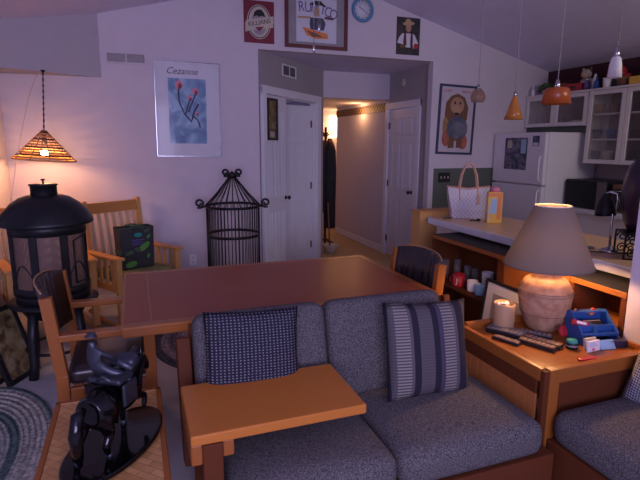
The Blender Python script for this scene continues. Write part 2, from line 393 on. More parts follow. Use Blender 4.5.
    def rbox(s, w, d, h, r, m, T=None, n=10, puff=.0):
        """rounded upholstery block centred at origin"""
        n0 = len(s.bm.verts)
        g = bmesh.ops.create_cube(s.bm, size=2)
        es = list({e for v in g['verts'] for e in v.link_edges})
        bmesh.ops.subdivide_edges(s.bm, edges=es, cuts=n, use_grid_fill=True)
        s.bm.verts.ensure_lookup_table()
        H = Vector((w/2, d/2, h/2))
        for v in s.bm.verts[n0:]:
            u = v.co.copy()
            # cluster samples toward the edges
            p = Vector([math.copysign(abs(a)**.6, a)*b if abs(a) > 1e-6 else 0 for a, b in zip(u, H)])
            inner = Vector([max(-b+r, min(b-r, a)) for a, b in zip(p, H)])
            q = p-inner
            if q.length > 1e-6: p = inner+q.normalized()*r if q.length > r*.999 or sum(abs(x) > 1e-6 for x in q) > 1 else p
            f = (1-(p.x/H.x)**2)*(1-(p.y/H.y)**2)
            p.z += math.copysign(puff*max(0, f), p.z) if abs(p.z) > H.z*.3 else 0
            v.co = p
        return s._fin(n0, m, T, True)
    def text(s, txt, size, m, T, extrude=.0006, shear=0., align='CENTER', squash=1.):
        cu = bpy.data.curves.new('t', 'FONT'); cu.body = txt; cu.size = size; cu.extrude = extrude; cu.align_x = align; cu.align_y = 'CENTER'; cu.shear = shear
        cu.resolution_u = 3
        o = bpy.data.objects.new('t', cu); COL.objects.link(o)
        dg = bpy.context.evaluated_depsgraph_get(); me = bpy.data.meshes.new_from_object(o.evaluated_get(dg))
        n0 = len(s.bm.verts); s.bm.from_mesh(me)
        s.bm.verts.ensure_lookup_table()
        for v in s.bm.verts[n0:]: v.co.x *= squash
        bpy.data.objects.remove(o); bpy.data.curves.remove(cu); bpy.data.meshes.remove(me)
        return s._fin(n0, m, T)
    def build(s, name, parent=None, bevel=0., world=True, loc=None, seg=2):
        bmesh.ops.recalc_face_normals(s.bm, faces=s.bm.faces)
        if parent is not None and world:
            Mi = Mx(parent).inverted()
            for v in s.bm.verts: v.co = Mi @ v.co
        me = bpy.data.meshes.new(name)
        o = bpy.data.objects.new(name, me); COL.objects.link(o)
        if parent is None and loc is not None:
            for v in s.bm.verts: v.co -= Vector(loc)
            o.location = loc
        s.bm.to_mesh(me); s.bm.free()
        for m in s.mats: me.materials.append(m)
        if parent is not None: o.parent = parent
        if bevel:
            b = o.modifiers.new('b', 'BEVEL'); b.width = bevel; b.segments = seg; b.limit_method = 'ANGLE'; b.angle_limit = R(40)
        return o
def Mx(o):
    m = Matrix.LocRotScale(o.location, o.rotation_euler, o.scale)
    return Mx(o.parent) @ m if o.parent else m
def TR(loc=(0, 0, 0), rx=0, ry=0, rz=0): return Matrix.Translation(loc) @ Euler((R(rx), R(ry), R(rz))).to_matrix().to_4x4()
def tag(o, label, cat, group=None, kind=None):
    o['label'] = label; o['category'] = cat
    if group: o['group'] = group
    if kind: o['kind'] = kind
    return o
def thing(name, loc, label, cat, rz=0, group=None, rx=0, ry=0):
    o = bpy.data.objects.new(name, None); COL.objects.link(o); o.location = loc; o.rotation_euler = (R(rx), R(ry), R(rz))
    o.empty_display_size = .1
    return tag(o, label, cat, group)
def struct(o): o['kind'] = 'structure'; return o
def copy_tree(o, parent=None):
    c = o.copy(); COL.objects.link(c); c.parent = parent
    for ch in list(o.children): copy_tree(ch, c)
    return c
def ellpts(cx, cy, a, b, n=24, rot=0):
    return [(cx+a*math.cos(t)*math.cos(rot)-b*math.sin(t)*math.sin(rot), cy+a*math.cos(t)*math.sin(rot)+b*math.sin(t)*math.cos(rot)) for t in [2*PI*k/n for k in range(n)]]
WALLT = lambda x, y, z: Matrix.Translation((x, y, z)) @ Euler((R(90), 0, 0)).to_matrix().to_4x4()   # local x right, y up, z toward the room

# ------------------------------------------------------------------ the setting
YB = 5.3; XL = -1.07; XR = 5.08; YF = -2.6; RX, RZ, SL = 1.96, 3.33, .26
def zc(x): return RZ-SL*abs(x-RX)
struct(MB().box(-2.05, XR+.1, YF, YB, -.1, 0, 'carpet').build('floor'))
struct(MB().box(XL-.1, XR+.1, YB, 9.2, -.1, -.001, 'tile').build('floor_hall'))
struct(MB().box(2.72, XR, 2.0, YB, 0, .004, 'tile').build('floor_kitchen'))
T = Matrix(((1, 0, 0, 0), (0, 0, 1, 0), (0, 1, 0, 0), (0, 0, 0, 1)))   # (x,y,z)->(x,z,y): polygon in x-z, extruded in y
mb = MB()
mb.prism([(-2.05, zc(-2.05)), (RX, RZ), (RX, RZ+.1), (-2.05, zc(-2.05)+.1)], YF, YB+.1, 'ceiling', T)
mb.prism([(RX, RZ), (XR+.1, zc(XR+.1)), (XR+.1, zc(XR+.1)+.1), (RX, RZ+.1)], YF, YB+.1, 'ceiling', T)
struct(mb.build('ceiling'))
# gable wall with the alcove opening
AX0, AX1, AZ = 1.27, 3.36, 2.55
mb = MB()
mb.prism([(XL, 0), (AX0, 0), (AX0, AZ), (AX0, zc(AX0)), (XL, zc(XL))], YB, YB+.1, 'wall', T)
mb.prism([(AX0, AZ), (AX1, AZ), (AX1, zc(AX1)), (RX, RZ), (AX0, zc(AX0))], YB, YB+.1, 'wall', T)
mb.prism([(AX1, 0), (3.43, 0), (3.43, zc(3.43)), (AX1, zc(AX1))], YB, YB+.1, 'wall', T)
mb.prism([(3.43, 1.31), (XR, 1.31), (XR, zc(XR)), (3.43, zc(3.43))], YB, YB+.1, 'wall', T)
mb.box(3.43, XR, YB, YB+.1, 0, 1.31, 'green')
struct(mb.build('wall_back'))
struct(MB().box(XL-.1, XL, 3.95, YB+.1, 0, zc(XL), 'wall').box(-1.95, XL, 3.95, 4.05, 0, 2.5, 'wall').box(-2.05, -1.95, YF, 4.05, 0, 2.4, 'wall').build('wall_left'))
struct(MB().box(XR, XR+.1, YF, YB+.1, 0, zc(XR), 'kitchwall').build('wall_right'))
struct(MB().box(2.38, 2.66, -.6, 1.80, 0, 2.95, 'wall').box(2.66, XR, -.6, -.5, 0, 2.5, 'wall').build('wall_pillar'))
# diagonal wall on the left of the alcove, with the double door opening
A = Vector((AX0, 5.4, 0)); DD = Vector((2.44-AX0, 6.5-5.3, 0)); DL = DD.length; ang = math.degrees(math.atan2(DD.y, DD.x))
DT = Matrix.Translation((AX0, 5.3, 0)) @ Euler((0, 0, R(ang))).to_matrix().to_4x4()   # local x along the wall, -y toward the room
s0, s1, dz = .13, 1.47, 2.13
mb = MB()
mb.box(0.07, s0, 0, .1, 0, AZ, 'wall_alcove', DT); mb.box(s1, DL, 0, .1, 0, AZ, 'wall_alcove', DT); mb.box(s0, s1, 0, .1, dz, AZ, 'wall_alcove', DT)
struct(mb.build('wall_diagonal'))
mb = MB()
mb.box(s0-.075, s0+.005, -.02, .02, 0, dz+.07, 'trim', DT); mb.box(s1-.005, s1+.1, -.02, .02, 0, dz+.07, 'trim', DT); mb.box(s0-.075, s1+.1, -.022, .02, dz-.01, dz+.075, 'trim', DT)
mb.box(s0, s0+.02, .02, .1, 0, dz, 'trim', DT); mb.box(s1-.02, s1, .02, .1, 0, dz, 'trim', DT); mb.box(s0, s1, .02, .1, dz-.02, dz, 'trim', DT)
struct(mb.build('trim_1', bevel=.004))
# room behind the double door
mb = MB(); mb.box(s0-.03, s1+.1, 1.5, 1.6, 0, 2.5, 'wall_alcove', DT); mb.box(s0-.03, s0+.0, .1, 1.5, 0, 2.5, 'wall_alcove', DT); mb.box(s0-.03, s1+.1, .1, 1.6, 2.4, 2.5, 'ceiling', DT)
mb.box(s0, s1, .1, 1.5, .0, .004, 'tile', DT)
struct(mb.build('wall_closet'))
# hall walls, hall ceiling, alcove ceiling
mb = MB(); mb.box(2.34, 2.44, 6.55, 9.2, 0, 2.4, 'wall'); struct(mb.build('wall_hall_left'))
mb = MB(); HX = 3.43; D0, D1, DZ = 5.72, 6.50, 2.08
mb.box(HX, HX+.1, YB+.1, D0, 0, AZ, 'wall_alcove'); mb.box(HX, HX+.1, D0, D1, DZ, AZ, 'wall_alcove'); mb.box(HX, HX+.1, D1, 8.45, 0, 2.3, 'wall')
mb.box(HX, HX+.1, D1, 6.6, 2.2, AZ, 'wall_alcove')
struct(mb.build('wall_hall_right'))
struct(MB().box(2.3, 4.4, 9.1, 9.2, 0, 2.4, 'wall').box(4.3, 4.4, 8.4, 9.2, 0, 2.4, 'wall').box(3.53, 4.4, 8.35, 8.45, 0, 2.4, 'wall').build('wall_hall_end'))
mb = MB(); mb.prism([(AX0, YB+.1), (HX, YB+.1), (HX, 6.6), (2.40, 6.6)], AZ, AZ+.08, 'ceiling'); mb.box(2.3, 4.4, 6.585, 9.2, 2.22, 2.32, 'wall')
struct(mb.build('ceiling_hall'))
struct(MB().box(2.42, HX, 6.5, 6.58, 2.21, AZ, 'wall').build('wall_lintel'))
struct(MB().box(HX-.015, HX, 6.6, 8.45, 0, .10, 'trim').build('baseboard_hall', bevel=.003))
struct(MB().box(HX-.012, HX-.001, 6.6, 8.45, 2.06, 2.17, 'border').build('trim_2'))
struct(MB().box(XL, AX0, YB-.014, YB, 0, .09, 'trim').build('baseboard_back', bevel=.003))
struct(MB().box(XL, XL+.014, 3.95, YB-.014, 0, .09, 'trim').build('baseboard_left', bevel=.003))
# diagonal soffit in the corner
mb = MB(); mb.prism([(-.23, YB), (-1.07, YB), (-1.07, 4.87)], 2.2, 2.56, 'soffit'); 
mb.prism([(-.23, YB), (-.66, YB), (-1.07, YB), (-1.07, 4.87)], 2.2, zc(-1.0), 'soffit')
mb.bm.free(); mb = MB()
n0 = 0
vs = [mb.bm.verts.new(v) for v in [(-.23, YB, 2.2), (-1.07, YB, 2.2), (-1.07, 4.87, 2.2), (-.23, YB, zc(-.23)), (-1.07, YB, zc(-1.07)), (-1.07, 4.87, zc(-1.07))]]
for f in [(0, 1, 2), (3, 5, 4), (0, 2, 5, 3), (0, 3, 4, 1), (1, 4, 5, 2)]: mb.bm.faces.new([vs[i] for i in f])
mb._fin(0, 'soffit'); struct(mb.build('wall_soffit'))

# ------------------------------------------------------------------ doors
def panel_door(name, w, h, T, panels, mat='door', hinge=None, knob_x=None, knob=True, t=.036):
    mb = MB(); mb.box(0, w, -t/2, t/2, 0.01, h, mat, T)
    for (a, b, c, d) in panels:
        for sy in (-1, 1):
            y0, y1 = (sy*t/2, sy*(t/2+.007))
            for (q0, q1, q2, q3) in ((a, b, c, c+.014), (a, b, d-.014, d), (a, a+.014, c, d), (b-.014, b, c, d)):
                mb.box(q0, q1, min(y0, y1), max(y0, y1), q2, q3, mat, T)
            mb.box(a+.03, b-.03, min(y0, sy*(t/2+.005)), max(y0, sy*(t/2+.005)), c+.03, d-.03, mat, T)
    d = struct(mb.build(name, bevel=.002, seg=1))
    if knob:
        k = MB(); k.lathe([(0, 0), (.025, 0), (.025, .006), (.009, .01), (.009, .03), (.022, .04), (.026, .052), (.018, .064), (0, .066)], 'black', 16, T @ TR((knob_x, -t/2, .97), rx=90))
        k.build('door_knob', d)
    if hinge is not None:
        for hz in (.25, 1.05, 1.85):
            MB().box(hinge-.013, hinge+.013, -t/2-.012, t/2+.004, hz-.045, hz+.045, 'brown', T).build('hinge', d)
    return d
def six(w):
    m = .10*w/.7; c = w/2
    out = []
    for (a, b) in ((m, c-m*.45), (c+m*.45, w-m)):
        out += [(a, b, .18, .86), (a, b, 1.0, 1.62), (a, b, 1.72, 1.95)]
    return out
# closed left leaf: tall narrow grooves
wL = .48
d1 = panel_door('door_1', wL, 2.11, DT @ TR((s0+.02, .03, 0)), [(.05, .13, .18, .85), (.19, .29, .18, .85), (.35, .43, .18, .85), (.05, .13, .98, 1.98), (.19, .29, .98, 1.98), (.35, .43, .98, 1.98)], knob_x=wL-.03, hinge=None)
# open right leaf, hinged at the right jamb
wR = .84
TRr = DT @ Matrix.Translation((s1-.24, .07, 0)) @ Euler((0, 0, R(180-22))).to_matrix().to_4x4()
d2 = panel_door('door_2', .66, 2.08, DT @ TR((s1-.02, .07, 0)) @ TR(rz=180-26) , six(.66), knob=False, hinge=.02)
MB().box(s1-.27, s1-.02, .045, .085, 0, dz-.02, 'trim', DT).bm.free()
# door in the hall side wall (plane x = 3.43), hinge at the far side
TD = Matrix.Translation((HX+.02, D1-.02, 0)) @ Euler((0, 0, R(-90))).to_matrix().to_4x4()
d3 = panel_door('door_3', D1-D0-.04, DZ-.02, TD, six(D1-D0-.04), knob_x=D1-D0-.11, hinge=.012)
mb = MB(); mb.box(HX-.02, HX+.03, D0-.08, D0+.005, 0, DZ+.08, 'trim'); mb.box(HX-.02, HX+.03, D1-.005, D1+.08, 0, DZ+.08, 'trim'); mb.box(HX-.021, HX+.03, D0-.08, D1+.08, DZ-.005, DZ+.08, 'trim')
struct(mb.build('trim_3', bevel=.003))

# ------------------------------------------------------------------ things on the walls
def framed(name, x, z, w, h, fw, fm, label, cat, y=YB, rz=0, depth=.02, rollz=0, T=None):
    o = bpy.data.objects.new(name, None); COL.objects.link(o); tag(o, label, cat)
    W = T if T is not None else WALLT(x, y-.001, z) @ TR(rz=rollz)
    o.matrix_world = W
    o.location = W.to_translation(); o.rotation_euler = W.to_euler()
    mb = MB()
    if fw: 
        for a in ((-w/2, w/2, h/2-fw, h/2), (-w/2, w/2, -h/2, -h/2+fw), (-w/2, -w/2+fw, -h/2+fw, h/2-fw), (w/2-fw, w/2, -h/2+fw, h/2-fw)):
            mb.box(a[0], a[1], a[2], a[3], 0, depth, fm)
        mb.build('frame', o, bevel=.002, world=False)
    return o, w-2*fw, h-2*fw
def flat(mb, pts, z, m): mb.prism(pts, z, z+.0008, m)
# Cezanne exhibition poster
o, w, h = framed('framed_poster', .55, 1.925, .635, .92, .008, 'steel', 'tall white poster with blue flower picture under black handwritten title, thin metal frame', 'poster', rollz=-.6)
mb = MB(); mb.box(-w/2, w/2, -h/2, h/2, .002, .006, 'paper'); x0, x1, z0, z1 = -.19, .175, -.33, .30
mb.box(x0, x1, z0, z1, .006, .007, 'cezbg')
for cx, cz, r in ((-.085, .235, .038), (.07, .18, .032), (.015, .115, .022), (.08, -.03, .016)):
    flat(mb, ellpts(cx, cz, r, r*1.15, 12), .0072, 'pink'); flat(mb, ellpts(cx+.008, cz-.01, r*.5, r*.7, 10), .0082, 'signred')
for pts in ([(-.09, .2), (-.09, .08), (-.04, -.04), (.03, -.12)], [(.07, .15), (.03, .06), (.0, -.02)], [(.015, .1), (-.01, .02), (-.03, -.05)], [(.1, .06), (.05, -.02), (.03, -.1)], [(.03, -.05), (.09, -.1), (.11, -.17)]):
    mb.tube([(a, b, .0075) for a, b in pts], .007, 'navy', 5)
mb.text('Cezanne', .088, 'blackp', TR((-.055, .365, .0065)), shear=.35, squash=.98, extrude=.001)
mb.build('print', o, world=False)
MB().box(-w/2, w/2, -h/2, h/2, .012, .0135, 'glass').build('glazing', o, world=False)
# red beer sign
o, w, h = framed('beer_sign', 1.285, 2.81, .315, .405, 0, None, 'red rectangular sign with cream oval and banner lettering, highest left of the gable wall', 'sign')
mb = MB(); mb.box(-w/2, w/2, -h/2, h/2, 0, .008, 'signred'); mb.build('panel', o, world=False, bevel=.002)
mb = MB()
flat(mb, ellpts(0, .0, .125, .165, 32), .0082, 'cream'); flat(mb, ellpts(0, 0, .117, .157, 32), .0092, 'blackp'); flat(mb, ellpts(0, 0, .108, .148, 32), .0102, 'cream'); flat(mb, ellpts(0, -.01, .082, .115, 32), .0112, 'matgrey')
flat(mb, [(-.06, .04), (-.05, .09), (-.02, .115), (.02, .12), (.05, .09), (.065, .05), (.03, .06), (0, .05), (-.03, .06)], .0122, 'blackp')
flat(mb, [(-.145, -.07), (-.11, -.035), (.11, .02), (.145, .045), (.145, -.045), (.11, -.05), (-.11, -.09), (-.145, -.105)][::1], .0130, 'cream')
flat(mb, [(-.145+.0, -.02), (-.13, .01), (.13, .06), (.15, .065), (.15, -.01), (.12, -.03), (-.12, -.075), (-.145, -.09)], .0134, 'cream')
mb.text('KILLIANS', .062, 'blackp', TR((0, -.008, .0146), rz=12), squash=.95, extrude=.001)
flat(mb, [(-.045, -.055), (.05, -.04), (0, -.09)], .0150, 'signred')
mb.build('print', o, world=False)
# big framed poster
o, w, h = framed('framed_poster', 1.905, 2.87, .70, .56, .035, 'maroon', 'landscape poster in dark red frame with purple lettering, between red sign and clock', 'poster', depth=.03)
mb = MB(); mb.box(-w/2, w/2, -h/2, h/2, .002, .008, 'matgrey'); mb.build('mat_board', o, world=False)
mb = MB(); mb.box(-.225, .225, -.215, .225, .008, .0095, 'paper')
for i, ch in enumerate('RUM'): mb.text(ch, .145, 'purple', TR((-.17+.075*i, .125+.0*i, .0105), rz=6-6*i), extrude=.001, squash=.8)
for i, ch in enumerate('ICO'): mb.text(ch, .145, 'purple', TR((.07+.055*i+(.01 if i == 2 else 0), .115-.02*i, .0105), rz=-10-4*i), extrude=.001, squash=.8)
flat(mb, [(-.09, .15), (-.02, .2), (.04, .2), (.12, .14), (.04, .155), (-.03, .155)], .0115, 'blackp')
flat(mb, [(-.21, .035), (-.07, .04), (-.07, .02), (-.21, .015)], .0105, 'tan'); flat(mb, [(.09, .05), (.19, .045), (.19, .02), (.09, .025)], .0105, 'maroon')
flat(mb, ellpts(-.005, .09, .035, .05, 14), .0110, 'tan')
flat(mb, [(-.07, .03), (.07, .03), (.10, -.02), (.08, -.09), (-.07, -.09), (-.08, -.03)], .0115, 'navy'); flat(mb, ellpts(.03, -.02, .03, .05, 14), .0125, 'greyp')
flat(mb, [(-.16, -.07), (-.09, -.08), (0, -.10), (.12, -.12), (.13, -.17), (0, -.18), (-.11, -.15)], .0130, 'orange'); flat(mb, [(-.12, -.10), (-.02, -.12), (.08, -.16), (-.05, -.16)], .0138, 'brown')
mb.build('print', o, world=False)
MB().box(-w/2, w/2, -h/2, h/2, .02, .0215, 'glass').build('glazing', o, world=False)
# clock
o = thing('wall_clock', (2.435, YB-.001, 3.03), 'round blue rimmed wall clock with white face near the ceiling peak', 'clock', rx=90)
MB().lathe([(.098, 0), (.128, 0), (.132, .015), (.122, .03), (.104, .03), (.098, .018)], 'clockblue', 40).build('rim', o, world=False)
MB().lathe([(0, .001), (.1, .001), (.1, .012), (0, .012)], 'paper', 40).build('clock_face', o, world=False)
mb = MB()
for k in range(12):
    a = k*PI/6; mb.box(-.003, .003, .078, .092, .0125, .0135, 'blackp', TR(rz=math.degrees(a)))
mb.build('hour_marks', o, world=False)
MB().bar((0, 0, .015), (-.05, .028, .015), .006, .002, 'blackp').build('hour_hand', o, world=False)
MB().bar((0, 0, .018), (.055, -.045, .018), .004, .002, 'blackp').build('minute_hand', o, world=False)
# portrait print
o, w, h = framed('portrait_print', 3.01, 2.80, .30, .40, 0, None, 'unframed dark portrait print of a person in hat and white sleeves, beside ceiling slope', 'poster')
mb = MB(); mb.box(-w/2, w/2, -h/2, h/2, 0, .005, 'darkprint'); mb.build('backing', o, world=False)
mb = MB(); flat(mb, ellpts(0, .09, .034, .05, 16), .0052, 'skin'); flat(mb, ellpts(.0, .135, .075, .022, 16, .1), .0062, 'tan'); flat(mb, ellpts(-.005, .155, .036, .03, 16), .0068, 'tan')
flat(mb, [(-.04, .03), (.04, .03), (.03, -.12), (-.03, -.12)], .0056, 'paper')
flat(mb, [(-.075, .03), (-.045, .02), (-.06, -.09), (-.14, -.08), (-.12, -.02)], .0060, 'paper'); flat(mb, [(.045, .03), (.08, .02), (.13, -.07), (.07, -.13), (.05, -.05)], .0060, 'paper')
flat(mb, [(-.055, .04), (-.03, .03), (-.02, -.1), (-.065, -.08)], .0066, 'maroon'); flat(mb, [(.03, .03), (.055, .04), (.06, -.07), (.025, -.1)], .0066, 'maroon')
flat(mb, ellpts(.1, -.1, .03, .03, 10), .0070, 'red'); flat(mb, ellpts(-.07, -.11, .035, .02, 10), .0070, 'brown')
mb.build('print', o, world=False)
M['mutered'] = plain('print_red', (.34, .10, .06), .6, var=.3)
M['muteyel'] = plain('print_ochre', (.34, .20, .08), .6, var=.3)
M['muteblue'] = plain('print_slate', (.09, .10, .15), .6, var=.4)
M['matgrey2'] = plain('print_grey', (.13, .13, .18), .6, var=.4)
M['paperpink'] = plain('poster_paper', (.50, .44, .50), .6)
# cartoon beast poster
o, w, h = framed('framed_poster', 3.71, 1.89, .52, .82, .026, 'navy', 'tall framed poster of a shaggy cartoon beast in blue clothes, above the switch plate', 'poster', rollz=-1.6)
mb = MB(); mb.box(-w/2, w/2, -h/2, h/2, .002, .008, 'paperpink'); mb.build('mat_board', o, world=False)
mb = MB()
flat(mb, ellpts(-.12, -.07, .07, .15, 16), .0082, 'muteyel'); flat(mb, ellpts(.12, -.26, .06, .09, 12), .0082, 'mutered'); flat(mb, ellpts(-.13, -.22, .06, .1, 12), .0086, 'mutered')
flat(mb, [(-.17, .05), (-.16, .2), (-.09, .28), (.0, .31), (.1, .27), (.16, .15), (.15, .0), (.05, -.03), (-.1, -.03)], .0090, 'brown')
flat(mb, ellpts(.0, .17, .10, .10, 16), .0098, 'skin'); flat(mb, ellpts(0, .12, .06, .045, 14), .0106, 'tan'); flat(mb, ellpts(0, .075, .035, .015, 10), .0112, 'blackp')
flat(mb, ellpts(-.035, .2, .014, .017, 8), .0112, 'blackp'); flat(mb, ellpts(.04, .2, .014, .017, 8), .0112, 'blackp')
flat(mb, ellpts(.02, -.1, .15, .15, 20), .0100, 'muteblue'); flat(mb, ellpts(.04, -.12, .1, .1, 20), .0106, 'matgrey2')
flat(mb, [(-.08, -.2), (-.01, -.22), (-.01, -.33), (-.1, -.34)], .0106, 'brown'); flat(mb, [(.02, -.22), (.1, -.2), (.11, -.33), (.02, -.33)], .0106, 'brown')
mb.text('LION', .05, 'red', TR((-.15, .335, .0085))); mb.text('KINGS', .045, 'red', TR((.12, .335, .0085)))
mb.build('print', o, world=False)
# wall vents
M['ventslat'] = plain('vent_slat', (.40, .36, .38), .6)
def vent(name, T, w, h, label, parts=2, dark=True):
    o = bpy.data.objects.new(name, None); COL.objects.link(o); o.location = T.to_translation(); o.rotation_euler = T.to_euler(); tag(o, label, 'vent')
    mb = MB()
    mb.box(-w/2, w/2, -h/2, h/2, 0, .003, 'matgrey' if dark != 'half' else 'greyp'); 
    for a in ((-w/2, w/2, h/2-.014, h/2), (-w/2, w/2, -h/2, -h/2+.014), (-w/2, -w/2+.014, -h/2+.014, h/2-.014), (w/2-.014, w/2, -h/2+.014, h/2-.014), (-.006, .006, -h/2+.014, h/2-.014)): mb.box(a[0], a[1], a[2], a[3], 0, .012, 'trim' if dark == 'half' else 'wall')
    mb.build('frame', o, world=False)
    mb = MB(); n = int((h-.04)/.012)
    k = int((w-.04)/.012)
    for i in range(k): 
        x = -w/2+.022+i*.012
        if dark == 'half' and x > 0: continue
        mb.box(x, x+.006, -h/2+.015, h/2-.015, .002, .009, 'greyp' if dark == 'half' else 'ventslat')
    mb.build('grille', o, world=False)
vent('air_vent', WALLT(-.005, YB-.001, 2.385), .36, .105, 'wide white wall vent beside the soffit, above the wooden rocking chair')
vent('air_vent', DT @ TR((.68, -.001, 2.415), rx=90), .34, .13, 'small square vent above the double door', dark='half')
# round sensor
MB().lathe([(0, 0), (.055, 0), (.055, .018), (.035, .03), (0, .032)], 'cream', 24, Matrix.Translation((HX-.001, 6.1, 2.40)) @ Euler((0, R(-90), 0)).to_matrix().to_4x4()).build('smoke_alarm', loc=(HX, 6.1, 2.4))
tag(bpy.data.objects['smoke_alarm'], 'small round cream alarm on alcove wall above the right door', 'alarm')
# switch plate and outlets
o = thing('switch_plate', (3.585, YB-.001, 1.20), 'black triple switch plate on the dark green wall', 'light switch', rx=90)
MB().box(-.085, .085, -.06, .06, 0, .006, 'blackp').build('plate', o, world=False, bevel=.003)
for k in (-.05, 0, .05): MB().box(k-.006, k+.006, -.014, .014, .006, .014, 'cream').build('toggle', o, world=False)
o = thing('wall_outlet', (.53, YB-.001, .39), 'white wall outlet between rocking chair and black wire cage', 'outlet', rx=90)
MB().box(-.035, .035, -.057, .057, 0, .006, 'trim').build('plate', o, world=False, bevel=.003)
for k in (-.025, .025): MB().box(-.014, .014, k-.014, k+.014, .006, .009, 'paper').build('socket', o, world=False)
# small picture hung on the closed door leaf
TP = DT @ TR((.285, .008, 1.86), rx=90)
o, w, h = framed('small_picture', 0, 0, .22, .45, .02, 'blackp', 'narrow black framed sepia picture hung on the closed door leaf', 'picture', T=TP)
mb = MB(); mb.box(-w/2, w/2, -h/2, h/2, .001, .004, 'photo2'); mb.box(-.05, .05, -.19, -.13, .004, .005, 'cream'); mb.build('print', o, world=False)

# ------------------------------------------------------------------ rugs
mb = MB(); mb.prism(ellpts(0, 0, .50, .90, 72), 0, .012, 'rug1'); o = mb.build('braided_rug', bevel=.004)
o.location = (-1.02+.0, 2.72, .0005); o.location.x = -.46-.0; 
o.location = (-.99, 2.72, .0005); tag(o, 'oval braided rug in green and cream rings beside the small statue table', 'rug')
mb = MB(); mb.prism(ellpts(0, 0, .60, .68, 72), 0, .012, 'rug2'); o = mb.build('braided_rug', bevel=.004)
o.location = (.65, 3.985, .0005); tag(o, 'dark slate oval braided rug lying under the dining table', 'rug')

# ------------------------------------------------------------------ dining table
t = thing('dining_table', (.755, 2.9, 0), 'large rectangular dining table with orange wood border and dark reddish inset top', 'table')
X0, X1, Y0, Y1, ZT = -.10, 1.61, 2.375, 3.43, .76
mb = MB(); mb.box(X0, X1, Y0, Y1, ZT-.055, ZT-.004, 'oak_x'); mb.build('tabletop', t, bevel=.006)
mb = MB(); b = .05
mb.box(X0+.14, X1-b, Y0+b, Y1-b, ZT-.005, ZT-.001, 'tabletop'); mb.box(X0+.012, X0+.132, Y0+b, Y1-b, ZT-.005, ZT-.001, 'tabletop'); mb.build('inset_panel', t)
mb = MB()
for a in ((X0, X1, Y0, Y0+b), (X0, X1, Y1-b, Y1), (X1-b, X1, Y0+b, Y1-b), (X0, X0+.012, Y0+b, Y1-b), (X0+.132, X0+.14, Y0+b, Y1-b)): mb.box(a[0], a[1], a[2], a[3], ZT-.006, ZT, 'oak_x')
mb.build('border', t)
for x in (.48, 1.08):
    mb = MB(); mb.box(x-.04, x+.04, 2.85, 2.97, .08, ZT-.055, 'oak_z'); mb.box(x-.04, x+.04, 2.55, 3.27, .013, .08, 'oak_y'); mb.box(x-.03, x+.03, 2.55, 3.27, ZT-.115, ZT-.055, 'oak_y'); mb.build('pedestal', t, bevel=.006)
MB().box(.52, 1.04, 2.89, 2.93, .25, .35, 'oak_x').build('stretcher', t)

# ------------------------------------------------------------------ dining chairs (local: faces +x)
def make_chair(label, loc, rz):
    c = thing('dining_chair', loc, label, 'chair', rz=rz, group='leather dining chairs at the table')
    c['label'] = label
    W = .27; xb, xf = -.20, .21
    for sy in (-1, 1):
        y = sy*W
        MB().bar((xb, y, 0), (xb-.0, y, .49), .045, .055, 'oak_z', up=(1, 0, 0)).bar((xb, y, .485), (xb-.04, y, .885), .045, .055, 'oak_z', up=(1, 0, 0)).build('leg', c, .004, world=False)
        MB().box(xf-.03, xf+.025, y-.024, y+.024, 0, .665, 'oak_z').build('leg', c, .004, world=False)
        MB().box(xb-.005, xf+.035, y-.03, y+.03, .665, .70, 'oak_x').build('armrest', c, .006, world=False)
        MB().box(xb+.03, xf-.03, y-.015, y+.015, .36, .42, 'oak_x').build('seat_rail', c, .003, world=False)
        MB().box(xb+.03, xf-.03, y-.012, y+.012, .14, .17, 'oak_x').build('stretcher', c, .003, world=False)
    MB().box(xf-.01, xf+.01, -W+.02, W-.02, .35, .42, 'oak_y').build('front_rail', c, .003, world=False)
    MB().rbox(.40, 2*W-.05, .085, .03, 'leather', TR((.015, 0, .455)), puff=.012).build('seat', c, world=False)
    # curved leather back with piped edge
    mb = MB(); n = 24; P = []
    for i in range(n+1):
        u = -1+2*i/n; y = u*(W-.024); bow = -.06*(1-u*u)
        P.append((y, bow))
    for i in range(n):
        (ya, ba), (yb_, bb) = P[i], P[i+1]
        for (z0, o0, z1, o1) in ((.60, -.01, .92, -.045),):
            vs = []
            for (yy, b_) in ((ya, ba), (yb_, bb)):
                for (z, off) in ((z0, o0), (z1, o1)):
                    for s_ in (-.016, .016): vs.append(mb.bm.verts.new((xb+off+b_+s_, yy, z-(.03*(abs(yy)/W)**3 if z > .7 else 0))))
            for f in ((0, 1, 3, 2), (4, 6, 7, 5), (0, 2, 6, 4), (1, 5, 7, 3), (2, 3, 7, 6), (0, 4, 5, 1)): mb.bm.faces.new([vs[k] for k in f])
    bmesh.ops.remove_doubles(mb.bm, verts=mb.bm.verts, dist=1e-5)
    mb._fin(0, 'leather', None, True); mb.build('backrest', c, world=False)
    MB().tube([(xb-.045+b_-.016, y  , .922-.03*(abs(y)/W)**3) for y, b_ in P], .005, 'stud', 6).build('piping', c, world=False)
    return c
make_chair('dark leather armchair at the left end of dining table, near the small statue table', (-.185, 2.825, 0), 0)
c = copy_tree(bpy.data.objects['dining_chair']); c.location = (1.475, 2.79, 0); c.rotation_euler = (0, 0, PI)
c['label'] = 'dark leather armchair at the right end of dining table, beside the low bookcase'

